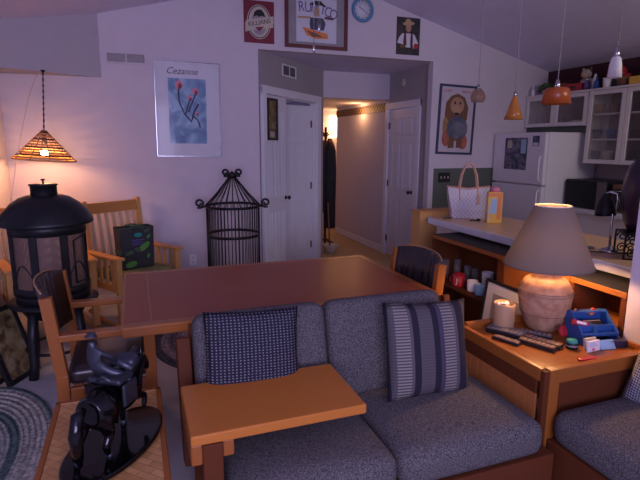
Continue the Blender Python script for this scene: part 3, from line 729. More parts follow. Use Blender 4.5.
# ------------------------------------------------------------------ small table with the bronze
t = thing('side_table', (-.16, 1.9, 0), 'small wooden table with pale herringbone top, under the black statue', 'table')
X0, X1, Y0, Y1 = -.375, .055, 1.45, 2.25
MB().box(X0+.02, X1-.02, Y0+.02, Y1-.02, .47, .498, 'basket').build('inlaid_top', t)
mb = MB()
for a in ((X0, X1, Y0, Y0+.022), (X0, X1, Y1-.022, Y1), (X0, X0+.022, Y0, Y1), (X1-.022, X1, Y0, Y1)): mb.box(a[0], a[1], a[2], a[3], .44, .503, 'oak_y')
mb.build('edge_frame', t, bevel=.004)
for x in (X0+.03, X1-.03):
    for y in (Y0+.03, Y1-.03): MB().box(x-.022, x+.022, y-.022, y+.022, 0, .44, 'oak_z').build('leg', t, bevel=.003)

# statue -------------------------------------------------------------
def skin(name, joints, edges, mat, parent, lvl=2, root=0):
    me = bpy.data.meshes.new(name); me.from_pydata([j[0] for j in joints], edges, []); me.update()
    o = bpy.data.objects.new(name, me); COL.objects.link(o)
    sk = o.modifiers.new('s', 'SKIN'); sk.use_smooth_shade = True
    d = me.skin_vertices[0].data if me.skin_vertices else None
    if d is None:
        bpy.context.view_layer.update(); d = me.skin_vertices[0].data
    for i, j in enumerate(joints):
        r = j[1]; d[i].radius = (r, r) if not isinstance(r, tuple) else r
        d[i].use_root = (i == root)
    sb = o.modifiers.new('u', 'SUBSURF'); sb.levels = lvl; sb.render_levels = lvl
    bpy.context.view_layer.update()
    dg = bpy.context.evaluated_depsgraph_get()
    m2 = bpy.data.meshes.new_from_object(o.evaluated_get(dg)); bpy.data.objects.remove(o)
    m2.materials.clear(); m2.materials.append(M[mat])
    for p in m2.polygons: p.use_smooth = True
    o2 = bpy.data.objects.new(name, m2); COL.objects.link(o2); o2.parent = parent
    return o2
SZ = .505
st = thing('bronze_statue', (-.125, 1.83, SZ), 'black bronze statue of a rider on a horse, on a polished oval base', 'statue', rz=58); st.scale = (1.08, 1.15, 1.17)
MB().prism(ellpts(0, 0, .235, .118, 56, R(2)), 0, .016, 'bronze').build('oval_base', st, world=False, bevel=.006, seg=3)
# local x = forward (horse faces +x), y = left
J = [((0, 0, .165), .056), ((-.07, 0, .17), .062), ((-.115, 0, .165), .046),          # barrel, rump
     ((.065, 0, .175), .056), ((.115, 0, .195), .044), ((.15, 0, .215), .034), ((.178, 0, .225), .026), ((.205, 0, .19), .018), ((.218, 0, .165), .013),
     ((-.105, .032, .12), .032), ((-.125, .034, .085), .018), ((-.155, .034, .055), .013), ((-.145, .034, .022), .009),   # hind left
     ((-.09, -.032, .12), .032), ((-.075, -.034, .085), .018), ((-.10, -.034, .055), .013), ((-.085, -.034, .022), .009),   # hind right
     ((.085, .03, .12), .018), ((.10, .032, .075), .011), ((.10, .032, .024), .009),
     ((.095, -.03, .13), .018), ((.14, -.032, .11), .011), ((.13, -.032, .07), .009)]
E_ = [(0, 1), (1, 2), (0, 3), (3, 4), (4, 5), (5, 6), (6, 7), (7, 8), (1, 9), (9, 10), (10, 11), (11, 12), (1, 13), (13, 14), (14, 15), (15, 16), (3, 17), (17, 18), (18, 19), (3, 20), (20, 21), (21, 22)]
hs = skin('horse_body', J, E_, 'bronze', st)
for x, y in ((-.143, .034), (-.083, -.034), (.102, .032)): MB().lathe([(0, .014), (.013, .014), (.009, .03), (0, .03)], 'bronze2', 12, TR((x, y, 0))).build('hoof', st, world=False)
mb = MB(); mb.tube([(-.14, 0, .19), (-.17, 0, .185), (-.185, 0, .13), (-.18, 0, .07), (-.175, 0, .035)], [.010, .019, .021, .016, .006], 'bronze', 10); mb.build('tail', st, world=False)
mb = MB(); mb.tube([(.09, 0, .235), (.125, 0, .252), (.155, 0, .262), (.17, 0, .25)], [.006, .012, .012, .006], 'bronze2', 8)
mb.lathe([(.008, 0), (.005, .02), (0, .032)], 'bronze', 8, TR((.165, .012, .238))); mb.lathe([(.008, 0), (.005, .02), (0, .032)], 'bronze', 8, TR((.165, -.012, .238))); mb.build('mane', st, world=False)
mb = MB(); mb.rbox(.085, .112, .02, .009, 'bronze2', TR((.005, 0, .228))); mb.rbox(.075, .012, .07, .005, 'bronze2', TR((.005, .062, .185))); mb.rbox(.075, .012, .07, .005, 'bronze2', TR((.005, -.062, .185)))
mb.tube([(-.03, -.03, .225), (-.035, 0, .245), (-.03, .03, .225)], .007, 'bronze2', 8); mb.tube([(.04, 0, .22), (.045, 0, .25)], .006, 'bronze2', 8); mb.rbox(.05, .085, .035, .014, 'bronze2', TR((.072, -.01, .258), ry=-20)); mb.tube([(.05, -.05, .24), (.05, 0, .262), (.05, .04, .24)], .013, 'bronze2', 8); mb.build('saddle', st, world=False)
# rider crouched forward on the left side
J = [((0.0, .035, .245), .022), ((-.005, .045, .275), .022), ((-.01, .05, .305), .022), ((-.005, .052, .327), .010), ((-.003, .053, .345), .017),
     ((.03, .052, .225), .014), ((.035, .062, .185), .010), ((.045, .064, .165), .008),
     ((.02, -.02, .235), .014), ((.03, -.058, .205), .011), ((.03, -.062, .165), .008),
     ((.015, .07, .305), .010), ((.045, .06, .28), .008), ((.065, .03, .26), .006),
     ((-.01, .02, .31), .010), ((.015, .0, .29), .008), ((.045, .0, .262), .006)]
E_ = [(0, 1), (1, 2), (2, 3), (3, 4), (0, 5), (5, 6), (6, 7), (0, 8), (8, 9), (9, 10), (2, 11), (11, 12), (12, 13), (2, 14), (14, 15), (15, 16)]
skin('rider_body', J, E_, 'bronze2', st)
MB().lathe([(0, .0), (.019, .0), (.020, .003), (.015, .006), (.013, .012), (.009, .015), (0, .015)], 'bronze2', 16, TR((-.003, .053, .355), ry=8)).build('hat', st, world=False)

# ------------------------------------------------------------------ sofa
s = thing('sofa', (.92, 1.85, 0), 'grey tweed two seat sofa with oak frame, facing the camera before dining table', 'sofa')
mb = MB(); mb.box(.25, 1.655, 1.50, 1.53, .07, .27, 'dark_x'); mb.build('front_apron', s, bevel=.005)
mb = MB(); mb.box(.25, 1.655, 1.53, 2.2, .22, .27, 'dark_x'); mb.build('seat_deck', s)
for x in (.27, 1.61):
    for y in (1.55, 2.15): MB().box(x-.03, x+.03, y-.03, y+.03, 0, .22, 'dark_z').build('leg', s)
a = .30
def slab(x0, x1, z0, z1, th, m, name, off=0): # sloped board parallel to the back
    p = Vector(((x0+x1)/2, 2.11+off, .27)); q = Vector(((x0+x1)/2, 2.11+off+.20, .86))
    d = (q-p).normalized(); 
    return MB().bar(p+d*z0, p+d*z1, x1-x0, th, m, up=(0, -1, .3)).build(name, s, bevel=.004)
slab(.20, 1.655, 0, .50, .025, 'dark_x', 'back_panel', .105)
slab(.135, .195, -.1, .46, .12, 'dark_z', 'back_post', .04); slab(1.615, 1.655, -.1, .50, .08, 'dark_z', 'back_post', .10)
for i, (x0, x1) in enumerate(((.245, .90), (.90, 1.615))):
    mb = MB(); mb.rbox(x1-x0-.006, .60, .165, .062, 'sofa', TR(((x0+x1)/2, 1.80, .345)), puff=.022); mb.build('seat_cushion', s)
for i, (x0, x1) in enumerate(((.195, .815), (.815, 1.455))):
    mb = MB(); mb.rbox(x1-x0-.006, .15, .47, .055, 'sofa', TR(((x0+x1)/2, 2.125, .625), rx=-14)); mb.build('back_cushion', s)
# the wide arm with its tray top
MB().box(.125, .785, 1.595, 1.985, .58, .62, 'pine').build('arm_tray', s, bevel=.007, seg=3)
MB().box(.165, .235, 1.60, 1.68, 0, .575, 'dark_z').build('arm_post', s, bevel=.004)
MB().box(.165, .235, 1.92, 1.975, 0, .58, 'dark_z').build('arm_post', s, bevel=.004)
MB().box(.18, .22, 1.66, 1.93, .12, .2, 'dark_y').build('side_rail', s, bevel=.004)
MB().box(.125, .165, 1.605, 1.97, .50, .58, 'oak_y').build('arm_bracket', s, bevel=.006)
MB().box(.235, .275, 1.605, 1.97, .515, .58, 'oak_y').build('arm_bracket', s, bevel=.006)

def cushion(name, loc, w, h, t_, m, label, rx, ry=0, rz=0):
    mb = MB(); mb.pillow(w, h, t_, m); o = mb.build(name); o.location = loc; o.rotation_euler = (R(rx), R(ry), R(rz)); return tag(o, label, 'pillow')
cushion('throw_pillow', (.435, 2.005, .715), .42, .37, .12, 'pilblue', 'navy throw pillow with small white dashes, behind the wooden arm tray', -16, 2, -2)
cushion('throw_pillow', (1.265, 1.935, .64), .46, .46, .13, 'pilstripe', 'striped throw pillow in grey, navy and tan on the right seat', -16, 3, 0)

# second sofa, facing left, its end against the end table
s = thing('sofa', (2.1, 1.1, 0), 'grey tweed sofa in the lower right corner, end against the end table', 'sofa')
MB().box(1.71, 1.74, .3, 1.60, .07, .27, 'dark_y').build('front_apron', s, bevel=.005)
MB().box(1.74, 2.34, .3, 1.60, .20, .27, 'dark_y').build('seat_deck', s)
for x in (1.77, 2.3):
    for y in (.35, 1.55): MB().box(x-.03, x+.03, y-.03, y+.03, 0, .2, 'dark_z').build('leg', s)
for (y0, y1) in ((.95, 1.60), (.30, .95)):
    MB().rbox(.56, y1-y0-.006, .165, .062, 'sofa', TR((1.985, (y0+y1)/2, .345)), puff=.022).build('seat_cushion', s)
    MB().rbox(.14, y1-y0-.01, .46, .055, 'sofa', TR((2.265, (y0+y1)/2, .60), ry=10)).build('back_cushion', s)
cushion('throw_pillow', (2.20, 1.37, .55), .42, .34, .12, 'pilpat', 'grey throw pillow with pale flecks on the lower right sofa', -14, 6, -80)

# ------------------------------------------------------------------ end table
t = thing('end_table', (2.03, 1.93, 0), 'square boxed end table with plank side, raised rim and clay lamp on top', 'table')
X0, X1, Y0, Y1 = 1.675, 2.375, 1.61, 2.25
MB().box(X0+.02, X1-.02, Y0+.02, Y1-.02, .54, .575, 'oak_x').build('tabletop', t)
mb = MB()
mb.box(X0, X0+.03, Y0+.03, Y1, .54, .60, 'oak_y'); mb.build('rim', t, bevel=.005); mb = MB(); mb.box(X1-.018, X1, Y0+.03, Y1, .54, .60, 'oak_y'); mb.build('rim', t, bevel=.005)
mb = MB(); mb.box(X0+.085, X1-.0, Y0, Y0+.035, .53, .60, 'oak_x'); mb.build('rim', t, bevel=.005); mb = MB(); mb.box(X0+.03, X1-.03, Y1-.03, Y1, .54, .615, 'oak_x'); mb.build('rim', t, bevel=.005)
MB().box(X0, X0+.028, Y0, Y0+.03, 0, .598, 'dark_z').build('post', t, bevel=.004)
MB().box(X0+.029, X0+.085, Y0-.004, Y0+.036, 0, .602, 'oak_z').build('post', t, bevel=.004)
MB().box(X0, X0+.03, Y1-.05, Y1, 0, .54, 'dark_z').build('post', t, bevel=.004)
MB().box(X1-.05, X1, Y0, Y0+.05, 0, .54, 'dark_z').build('post', t, bevel=.004)
MB().box(X1-.05, X1, Y1-.05, Y1, 0, .54, 'dark_z').build('post', t, bevel=.004)
MB().box(X0+.002, X0+.02, Y0+.05, Y1-.05, .47, .54, 'dark_y').build('side_rail', t, bevel=.003)
mb = MB(); n = 9
for i in range(n):
    y = Y0+.05+(Y1-Y0-.10)*i/n; mb.box(X0+.006, X0+.018, y+.001, y+(Y1-Y0-.10)/n-.001, .05, .47, 'tan_z')
mb.build('side_panel', t, bevel=.0015)
MB().box(X0+.085, X1-.05, Y0+.01, Y0+.025, .05, .53, 'dark_x').build('front_panel', t)
MB().box(X1-.02, X1-.006, Y0+.05, Y1-.05, .05, .54, 'dark_y').build('side_panel', t)
MB().box(X0+.03, X1-.05, Y1-.02, Y1-.006, .05, .54, 'dark_x').build('back_panel', t)

# table lamp
TZ = .576
LX, LY = 2.13, 2.105
l = thing('table_lamp', (LX, LY, TZ), 'clay jar table lamp with grey cone shade, lit, on end table', 'lamp')
MB().lathe([(0, 0), (.078, 0), (.088, .012), (.112, .05), (.132, .11), (.142, .165), (.142, .175), (.145, .18), (.142, .185), (.142, .193), (.1445, .198), (.140, .203), (.132, .228), (.112, .255), (.085, .272), (.066, .28), (.060, .29), (.066, .30), (.071, .308), (.062, .316), (0, .318)], 'clay', 56, TR() @ Matrix.Diagonal((1, 1, 1.12, 1))).build('jar_base', l, world=False)
mb = MB()
for z_ in (.201, .211, .220, .229, .10): mb.lathe([(.139 if z_ > .15 else .128, z_-.0015), (.1445 if z_ > .15 else .130, z_-.001), (.1445 if z_ > .15 else .130, z_+.001), (.139 if z_ > .15 else .128, z_+.0015)], 'claydark', 48)
mb.build('ring_grooves', l, world=False)
MB().lathe([(0, .356), (.022, .356), (.022, .36), (.014, .37), (.014, .41), (0, .41)], 'stud', 16).build('socket', l, world=False)
MB().ell((0, 0, .44), (.026, .026, .026), 'bulb').build('bulb', l, world=False)
SB, ST = .37, .70
mb = MB(); mb.lathe([(.235, SB), (.095, ST)], 'shade', 56); mb.tube([(.235*math.cos(k*PI/24), .235*math.sin(k*PI/24), SB) for k in range(48)], .0035, 'shade', 6, closed=True)
mb.tube([(.095*math.cos(k*PI/24), .095*math.sin(k*PI/24), ST) for k in range(48)], .003, 'shade_in', 6, closed=True); sh = mb.build('lamp_shade', l, world=False)

mb = MB(); mb.tube([(0, 0, .43), (.045, 0, .45), (.05, 0, .55), (0, 0, .63), (-.05, 0, .55), (-.045, 0, .45), (0, 0, .43)], .002, 'steel', 6)
for k in range(3): mb.tube([(0, 0, .63), (.094*math.cos(k*2.1), .094*math.sin(k*2.1), ST-.005)], .002, 'steel', 6)
mb.build('harp', l, world=False)

# things on the end table
c = thing('candle', (1.905, 2.165, TZ), 'thick tan candle with uneven white top beside the clay lamp', 'candle')
MB().lathe([(0, 0), (.049, 0), (.052, .004), (.052, .125), (.049, .135), (.043, .13), (.040, .12), (0, .118)], 'tan', 28).build('candle_body', c, world=False); c.scale = (1.15, 1.15, 1.15)
mb = MB()
for k in range(9):
    aa = random.random()*6.28; r_ = .028*random.random()+.005; mb.ell((r_*math.cos(aa), r_*math.sin(aa), .125), (.014, .014, .013), 'white' if k < 7 else 'brown', seg=8)
mb.build('wax_crumbs', c, world=False)
def remote(loc, rz, w, L, h, m, face, label, big=False):
    o = thing('remote_control', (loc[0], loc[1], loc[2] if len(loc) > 2 else TZ), label, 'remote', rz=rz)
    MB().box(-w/2, w/2, -L/2, L/2, 0, h*.7, m).build('case', o, .003, world=False)
    f = MB().box(-w/2+.003, w/2-.003, -L/2+.004, L/2-.004, h*.7, h, face).build('face', o, .002, world=False)
    mb = MB()
    for i in range(3):
        for j in range(7): mb.box(-w*.3+i*w*.3-.003, -w*.3+i*w*.3+.003, -L*.4+j*L*.12-.003, -L*.4+j*L*.12+.003, h, h+.002, 'matgrey')
    mb.build('buttons', f, world=False)
remote((1.795, 2.005), 20, .042, .15, .018, 'blackp', 'brown', 'short black remote control, the nearest to the plank side of end table')
remote((1.865, 2.09), 28, .075, .20, .032, 'blackp', 'greyp', 'chunky black remote control with grey face, before the tan candle')
remote((1.90, 1.90), 22, .045, .19, .024, 'blackp', 'brown', 'long black remote control, left one of the pair lying nearest the camera')
remote((1.955, 1.92), 22, .048, .20, .024, 'blackp', 'brown', 'long black remote control, right one of the pair lying nearest the green jar')
remote((2.00, 2.03), 35, .045, .19, .018, 'blackp', 'greyp', 'slim grey remote control lying at the foot of the clay lamp')
j = thing('small_jar', (2.055, 1.825, TZ), 'small dark jar with green lid between remotes and white cards', 'jar')
MB().lathe([(0, 0), (.026, 0), (.030, .005), (.030, .024), (.027, .03), (0, .03)], 'blackp', 24).build('jar_body', j, world=False)
MB().lathe([(.0305, .016), (.0305, .018)], 'white', 24).build('band', j, world=False)
MB().lathe([(0, .030), (.027, .030), (.027, .040), (.022, .046), (0, .047)], 'teal', 24).build('lid', j, world=False)
# blue caddy
b_ = thing('desk_caddy', (2.247, 1.888, TZ), 'blue plastic slanted desk caddy holding small items, right of the lamp', 'caddy', rz=-12)
TC = Matrix(((0, 0, 1, 0), (1, 0, 0, 0), (0, 1, 0, 0), (0, 0, 0, 1)))  # polygon (y,z) extruded in x
side = [(-.075, 0), (.065, 0), (.065, .115), (.035, .125), (-.075, .05)]
mb = MB()
for x in (-.098, .094): mb.prism(side, x, x+.006, 'blue', TC)
mb.box(-.095, .095, -.075, .065, 0, .005, 'blue'); mb.box(-.095, .095, .06, .065, 0, .115, 'blue'); mb.bar((0, -.072, .045), (0, .035, .118), .19, .005, 'blue', up=(0, -1, 1)) if False else None
mb.box(-.095, .095, -.075, -.07, .038, .052, 'blue'); mb.box(-.095, .095, -.075, .06, .040, .045, 'blue'); mb.box(-.095, .095, .025, .065, .112, .118, 'blue')
mb.box(-.095, .095, -.035, -.030, .045, .075, 'blue'); mb.box(-.02, -.016, -.07, .06, .045, .08, 'blue')
mb.box(-.09, .09, -.066, .058, .005, .0065, 'blackp'); mb.box(-.014, .092, -.028, .022, .0455, .047, 'blackp'); mb.box(-.09, -.022, -.028, .022, .0455, .047, 'navy'); mb.box(-.09, .09, .0, .0015, .006, .038, 'blackp'); mb.build('caddy_body', b_, .0015, world=False); b_.scale = (1.06, 1.06, 1.22)  # black and navy panels paint shade into the compartments
def loose(name, mb, label, cat): o = mb; return tag(o, label, cat)
def small(name, loc, rot, fn, label, cat):
    o = thing(name, loc, label, cat); o.rotation_euler = tuple(R(a) for a in rot); fn(o); return o
o = MB().box(-.055, .055, -.006, .006, -.018, .018, 'blackp').box(-.05, .05, -.0065, -.006, .008, .014, 'tan').build('wallet', bevel=.003); o.location = (2.262, 1.895, TZ+.085); o.rotation_euler = (R(-50), 0, R(-12)); tag(o, 'black folded wallet with tan line, lying in the blue caddy', 'wallet')
o = MB().box(-.045, .045, -.012, .012, -.012, .012, 'red').box(-.028, .028, -.0125, -.011, -.006, .008, 'white').box(-.028, .028, -.007, .007, .0118, .0125, 'white').build('candy_packet', bevel=.003); o.location = (2.165, 1.885, TZ+.098); o.rotation_euler = (R(-30), R(14), R(-14)); tag(o, 'red packet with white stripe resting on the blue caddy front', 'packet')
mb = MB()
for k in range(7): mb.ell((random.uniform(-.022, .022), random.uniform(-.012, .012), random.uniform(-.008, .012)), (.014, .012, .011), 'orange' if k % 3 else 'red', seg=8)
o = mb.build('candy_wrapper'); o.location = (2.30, 1.935, TZ+.132); tag(o, 'crumpled orange wrapper on top of the blue caddy', 'wrapper')
mb = MB(); mb.tube([(-.04, 0, 0), (-.02, .01, .012), (0, -.005, .016), (.02, .008, .01), (.045, 0, 0)], .005, 'navy', 8); mb.tube([(-.02, -.008, .006), (.0, .0, .026), (.03, -.004, .012)], .004, 'steel', 8)
o = mb.build('key_ring'); o.location = (2.20, 1.955, TZ+.125); tag(o, 'dark keys on a ring lying on the blue caddy top edge', 'keys')
mb = MB(); mb.prism([(-.03, -.02), (.01, -.03), (.03, -.005), (.035, .03), (-.01, .03), (-.035, .01)], -.008, .012, 'red'); o = mb.build('red_pouch', bevel=.006); o.location = (2.075, 1.985, TZ+.03)
o.location = (2.10, 1.93, TZ+.045); o.rotation_euler = (R(60), 0, R(20)); tag(o, 'red crumpled pouch left of the blue caddy', 'pouch')
def card(loc, w, h, t_, rx, rz, m, label, lines=True, name='card_packet'):
    o = thing(name, loc, label, 'card', rz=rz, rx=rx)
    MB().box(-w/2, w/2, -t_/2, t_/2, 0, h, m).build('packet', o, .0015, world=False)
    if lines:
        mb = MB(); 
        for k in range(3): mb.box(-w*.36, w*.3-.01*k, -t_/2-.001, -t_/2, h*.5+k*h*.13, h*.55+k*h*.13, 'ltblue')
        mb.box(-w*.2, w*.05, -t_/2-.001, -t_/2, h*.08, h*.34, 'pink'); mb.build('printed_marks', o, world=False)
card((2.125, 1.755, TZ), .085, .055, .012, -8, 4, 'white', 'white printed card packet standing near the front rim')
card((2.135, 1.785, TZ), .075, .058, .012, -8, 0, 'cream', 'cream card packet just behind the white one on end table', False)
card((2.215, 1.745, TZ), .085, .05, .01, -35, -10, 'ltblue', 'light blue booklet leaning beside the white card packet', False)
card((2.29, 1.76, TZ), .10, .035, .03, 0, -15, 'navy', 'small dark box at the right end of the end table rim', False, 'small_box')
o = MB().prism([(-.05, -.015), (.05, -.02), (.055, .012), (-.04, .016)], 0, .014, 'red').build('lighter', bevel=.004); o.location = (2.00, 1.685, TZ); tag(o, 'flat red plastic lighter by the front rim of end table', 'lighter')
# picture leaning on the bookcase behind the end table
o = thing('leaning_picture', (2.285, 2.63, .0), 'dark framed picture with white mat leaning against the low bookcase', 'picture', rz=90, rx=0, ry=0)
o.rotation_euler = Euler((R(-7), 0, R(-90)), 'XYZ')
w, h = .50, .655
mb = MB()
for a in ((-w/2, w/2, h-.02, h), (-w/2, w/2, 0, .02), (-w/2, -w/2+.02, .02, h-.02), (w/2-.02, w/2, .02, h-.02)): mb.box(a[0], a[1], -.012, .012, a[2], a[3], 'blackp')
mb.build('frame', o, .002, world=False)
MB().box(-w/2+.02, w/2-.02, -.004, .006, .02, h-.02, 'paper').build('mat_board', o, world=False)
MB().box(-w/2+.09, w/2-.09, -.006, -.004, .1, h-.09, 'matgrey').build('print', o, world=False)

# ------------------------------------------------------------------ low bookcase along the bar
ZB = .842
M['redwood'] = wood('reddish_edge', (.30, .095, .022), (.17, .05, .012), 1, .4)
M['bktop'] = plain('black_brown_top', (.016, .010, .010), .85)
def bookcase(y0, y1, label, open_, kind):
    o = thing('bookcase', (2.53, (y0+y1)/2, 0), label, 'bookcase')
    x0, x1 = 2.385, 2.665
    MB().box(x0, x1, y0, y1, ZB-.03, ZB, 'bktop').build('top', o, .003)
    MB().box(x0-.003, x0+.012, y0, y1, ZB-.035, ZB-.003, 'redwood').build('front_rail', o, .002)
    MB().box(x0, x1, y0, y0+.03, 0, ZB-.03, 'dark_z').build('side_panel', o); MB().box(x0, x1, y1-.03, y1, 0, ZB-.03, 'dark_z').build('side_panel', o)
    MB().box(x1-.012, x1, y0+.03, y1-.03, .02, ZB-.03, 'dark_y').build('back_panel', o)
    MB().box(x0+.01, x1-.012, y0+.03, y1-.03, .05, .075, 'dark_y').build('shelf', o)
    if open_: MB().box(x0+.004, x1-.012, y0+.03, y1-.03, .435, .46, 'dark_y').build('shelf', o)
    return o
bk = bookcase(2.78, 3.65, 'dark wood bookcase with glasses and mugs behind the right dining chair', True, 0)
o = bookcase(2.18, 2.775, 'bookcase section with orange plank front behind the clay lamp', False, 1)
mb = MB()
for i in range(6): y = 2.21+.089*i; mb.box(2.387, 2.399, y+.001, y+.087, .08, ZB-.04, 'oak_z')
mb.build('front_panel', o, .001)
o = bookcase(1.81, 2.175, 'bookcase section with an open niche, beside the pale pillar', True, 2)
MB().box(2.41, 2.645, 1.845, 2.14, .60, .62, 'oak_y').build('shelf', o)
# glasses and mugs on its shelf
SZ2 = .46
def glass(x, y, z, r, h, label, group, mat='glass2', stem=False):
    o = thing('drinking_glass', (x, y, z), label, 'glass', group=group)
    if stem: MB().lathe([(0, 0), (r*.9, 0), (r*.9, .003), (.004, .008), (.004, h*.45), (r*.7, h*.55), (r, h*.75), (r*.85, h), (r*.82, h), (r*.95, h*.75), (r*.65, h*.57), (0, h*.5)], mat, 16).build('bowl', o, world=False)
    else: MB().lathe([(0, 0), (r*.85, 0), (r, h), (r*.93, h), (r*.78, .008), (0, .008)], mat, 16).build('bowl', o, world=False)
    return o
gl = [(2.47, 3.56, .033, .17), (2.56, 3.52, .033, .17), (2.60, 3.43, .03, .13), (2.60, 3.33, .03, .13), (2.61, 3.23, .03, .13), (2.60, 3.13, .03, .14), (2.47, 2.98, .035, .13), (2.57, 2.93, .035, .12), (2.45, 2.90, .034, .12), (2.60, 3.03, .034, .12)]
for i, (x, y, r_, h_) in enumerate(gl):
    glass(x, y, SZ2, r_, h_, 'clear drinking glass on the open shelf of the dark bookcase', 'clear glasses on the bookcase shelf')
def mug(x, y, z, r, h, mat, label, rz=0, mark=None):
    o = thing('coffee_mug', (x, y, z), label, 'mug', rz=rz)
    MB().lathe([(0, 0), (r*.92, 0), (r, .01), (r, h), (r*.92, h), (r*.9, .01), (0, .01)], mat, 24).build('cup', o, world=False)
    MB().tube([(r*.95+.028*math.sin(a), 0, h*.5+.3*h*math.cos(a)) for a in [k*PI/8 for k in range(9)]], .005, mat, 8).build('handle', o, world=False)
    if mark: mark(o, r, h)
    return o
mug(2.445, 3.33, SZ2, .05, .10, 'red', 'bright red mug with white letter on the bookcase shelf', rz=180-60, mark=lambda o, r, h: MB().text('J', .055, 'white', TR((-.03, -r*.90, h*.5), rx=90, rz=-35)).bm.free())
MB().text('J', .06, 'white', Matrix.Translation((2.445-.043, 3.33-.033, SZ2+.05)) @ Euler((R(90), 0, R(-52))).to_matrix().to_4x4(), extrude=.001).build('letter', [o for o in bpy.data.objects if o.name.startswith('coffee_mug')][0])
mug(2.46, 3.17, SZ2, .042, .085, 'white', 'short white mug just right of the red mug', rz=-40)
mug(2.455, 3.065, SZ2, .042, .08, 'ltblue', 'pale bluish mug in front of the tall white tumbler', rz=-60)
o = tag(MB().lathe([(0, 0), (.036, 0), (.043, .16), (.045, .165), (.040, .165), (.034, .01), (0, .01)], 'white', 20).build('tumbler'), 'tall white tumbler standing among the glasses in the bookcase', 'tumbler'); o.location = (2.535, 3.09, SZ2)

# ------------------------------------------------------------------ bar
mb = MB(); mb.box(2.685, 2.80, 1.805, 4.05, 0, .88, 'cabinet'); struct(mb.build('wall_bar'))
b = thing('bar_counter', (2.9, 3.0, .88), 'long tan bar counter with pale edge moulding, carrying the white handbag', 'counter')
MB().prism([(2.60, 1.805), (3.30, 1.805), (3.30, 4.10), (2.66, 4.10), (2.60, 4.04)], .885, .92, 'counter').build('countertop', b, .004)
mb = MB(); mb.box(2.575, 2.60, 1.805, 4.04, .868, .921, 'counteredge'); mb.bar((2.588, 4.04, .8945), (2.66, 4.115, .8945), .025, .053, 'counteredge'); mb.box(2.66, 2.69, 1.81, 4.06, .835, .870, 'counteredge')
mb.box(2.62, 2.66, 1.81, 4.06, .852, .872, 'counteredge'); mb.build('edge_moulding', b, .004)
MB().box(2.80, 3.25, 1.85, 4.05, .0, .875, 'cabinet').build('base_cabinet', b)
mb = MB(); mb.box(2.545, 3.2, 4.13, 4.28, 0, .955, 'light_z'); o = mb.build('end_cabinet', loc=(2.9, 4.2, 0), bevel=.004); 
tag(o, 'plain honey oak end panel standing at the far end of the bar', 'cabinet')
MB().box(2.535, 3.21, 4.122, 4.29, .955, .972, 'light_x').build('cabinet_top', o, .003)

# handbag
h_ = thing('handbag', (2.93, 3.93, .921), 'white checked tote handbag with tan handles on the bar counter', 'bag', rz=-22); h_.scale = (1.12, 1.12, 1.28)
mb = MB(); n0 = 0
W0, W1, H, D = .135, .175, .23, .10
vs = []
for (z, w, d) in ((0, W0, D/2), (.06, W0*1.04, D/2*1.05), (.15, W1*.93, D/2*.8), (H, W1, D/2*.45)):
    vs.append([mb.bm.verts.new(p) for p in ((-w, -d, z), (0, -d*1.1, z-(.018 if z == H else 0)), (w, -d, z), (w, d, z), (0, d*1.1, z-(.018 if z == H else 0)), (-w, d, z))])
for a_, b2 in zip(vs, vs[1:]):
    for k in range(6): mb.bm.faces.new((a_[k], a_[(k+1) % 6], b2[(k+1) % 6], b2[k]))
mb.bm.faces.new(vs[0][::-1]); mb._fin(0, 'bagpat', None, False); o = mb.build('bag_body', h_, world=False)
sd = o.modifiers.new('s', 'SOLIDIFY'); sd.thickness = .005
for y in (-.026, .026):
    MB().tube([(-.075, y*1.6, .13), (-.075, y, .215), (-.062, y*.9, .31), (-.035, y*.6, .375), (0, y*.5, .40), (.035, y*.6, .375), (.062, y*.9, .31), (.075, y, .215), (.075, y*1.6, .13)], .006, 'bagtrim', 8).build('handle', h_, world=False)
MB().tube([(-W1, -.024, H), (0, -.027, H-.018), (W1, -.024, H), (W1, .024, H), (0, .027, H-.018), (-W1, .024, H)], .005, 'bagtrim', 6, closed=True).build('rim_trim', h_, world=False)
MB().box(.066, .088, -.06, -.045, .10, .17, 'bagtrim').build('tag', h_, world=False)
# orange carton
c = thing('snack_carton', (2.97, 3.60, .921), 'yellow and orange carton with blue label next to the handbag', 'carton', rz=-30); c.scale = (1.25, 1.25, 1.65)
MB().box(-.05, .05, -.035, .035, 0, .165, 'yellow').build('carton_body', c, .003, world=False)
MB().box(-.03, .012, -.0362, -.035, .05, .13, 'ltblue').box(.015, .04, -.0362, -.035, .02, .14, 'orange').box(-.048, .048, -.0364, -.035, .142, .16, 'orange').box(-.045, -.035, -.0362, -.035, .01, .1, 'cream').build('label', c, world=False)
MB().lathe([(0, .165), (.03, .165), (.032, .185), (0, .19)], 'pink', 16).build('cap', c, world=False)
o = MB().tube([(0, 0, .006), (.03, .02, .01), (.06, 0, .006), (.05, -.02, .01)], .006, 'blackp', 6).ell((.09, 0, .012), (.022, .014, .012), 'blackp', seg=10).build('key_ring'); o.location = (2.80, 3.70, .921); tag(o, 'small dark keys lying at the counter edge before the handbag', 'keys')
o = MB().prism(ellpts(0, 0, .05, .025, 16), 0, .006, 'leafdk').build('coaster', bevel=.002); o.location = (2.72, 3.93, .921); tag(o, 'small green flat coaster at the far counter edge', 'coaster')
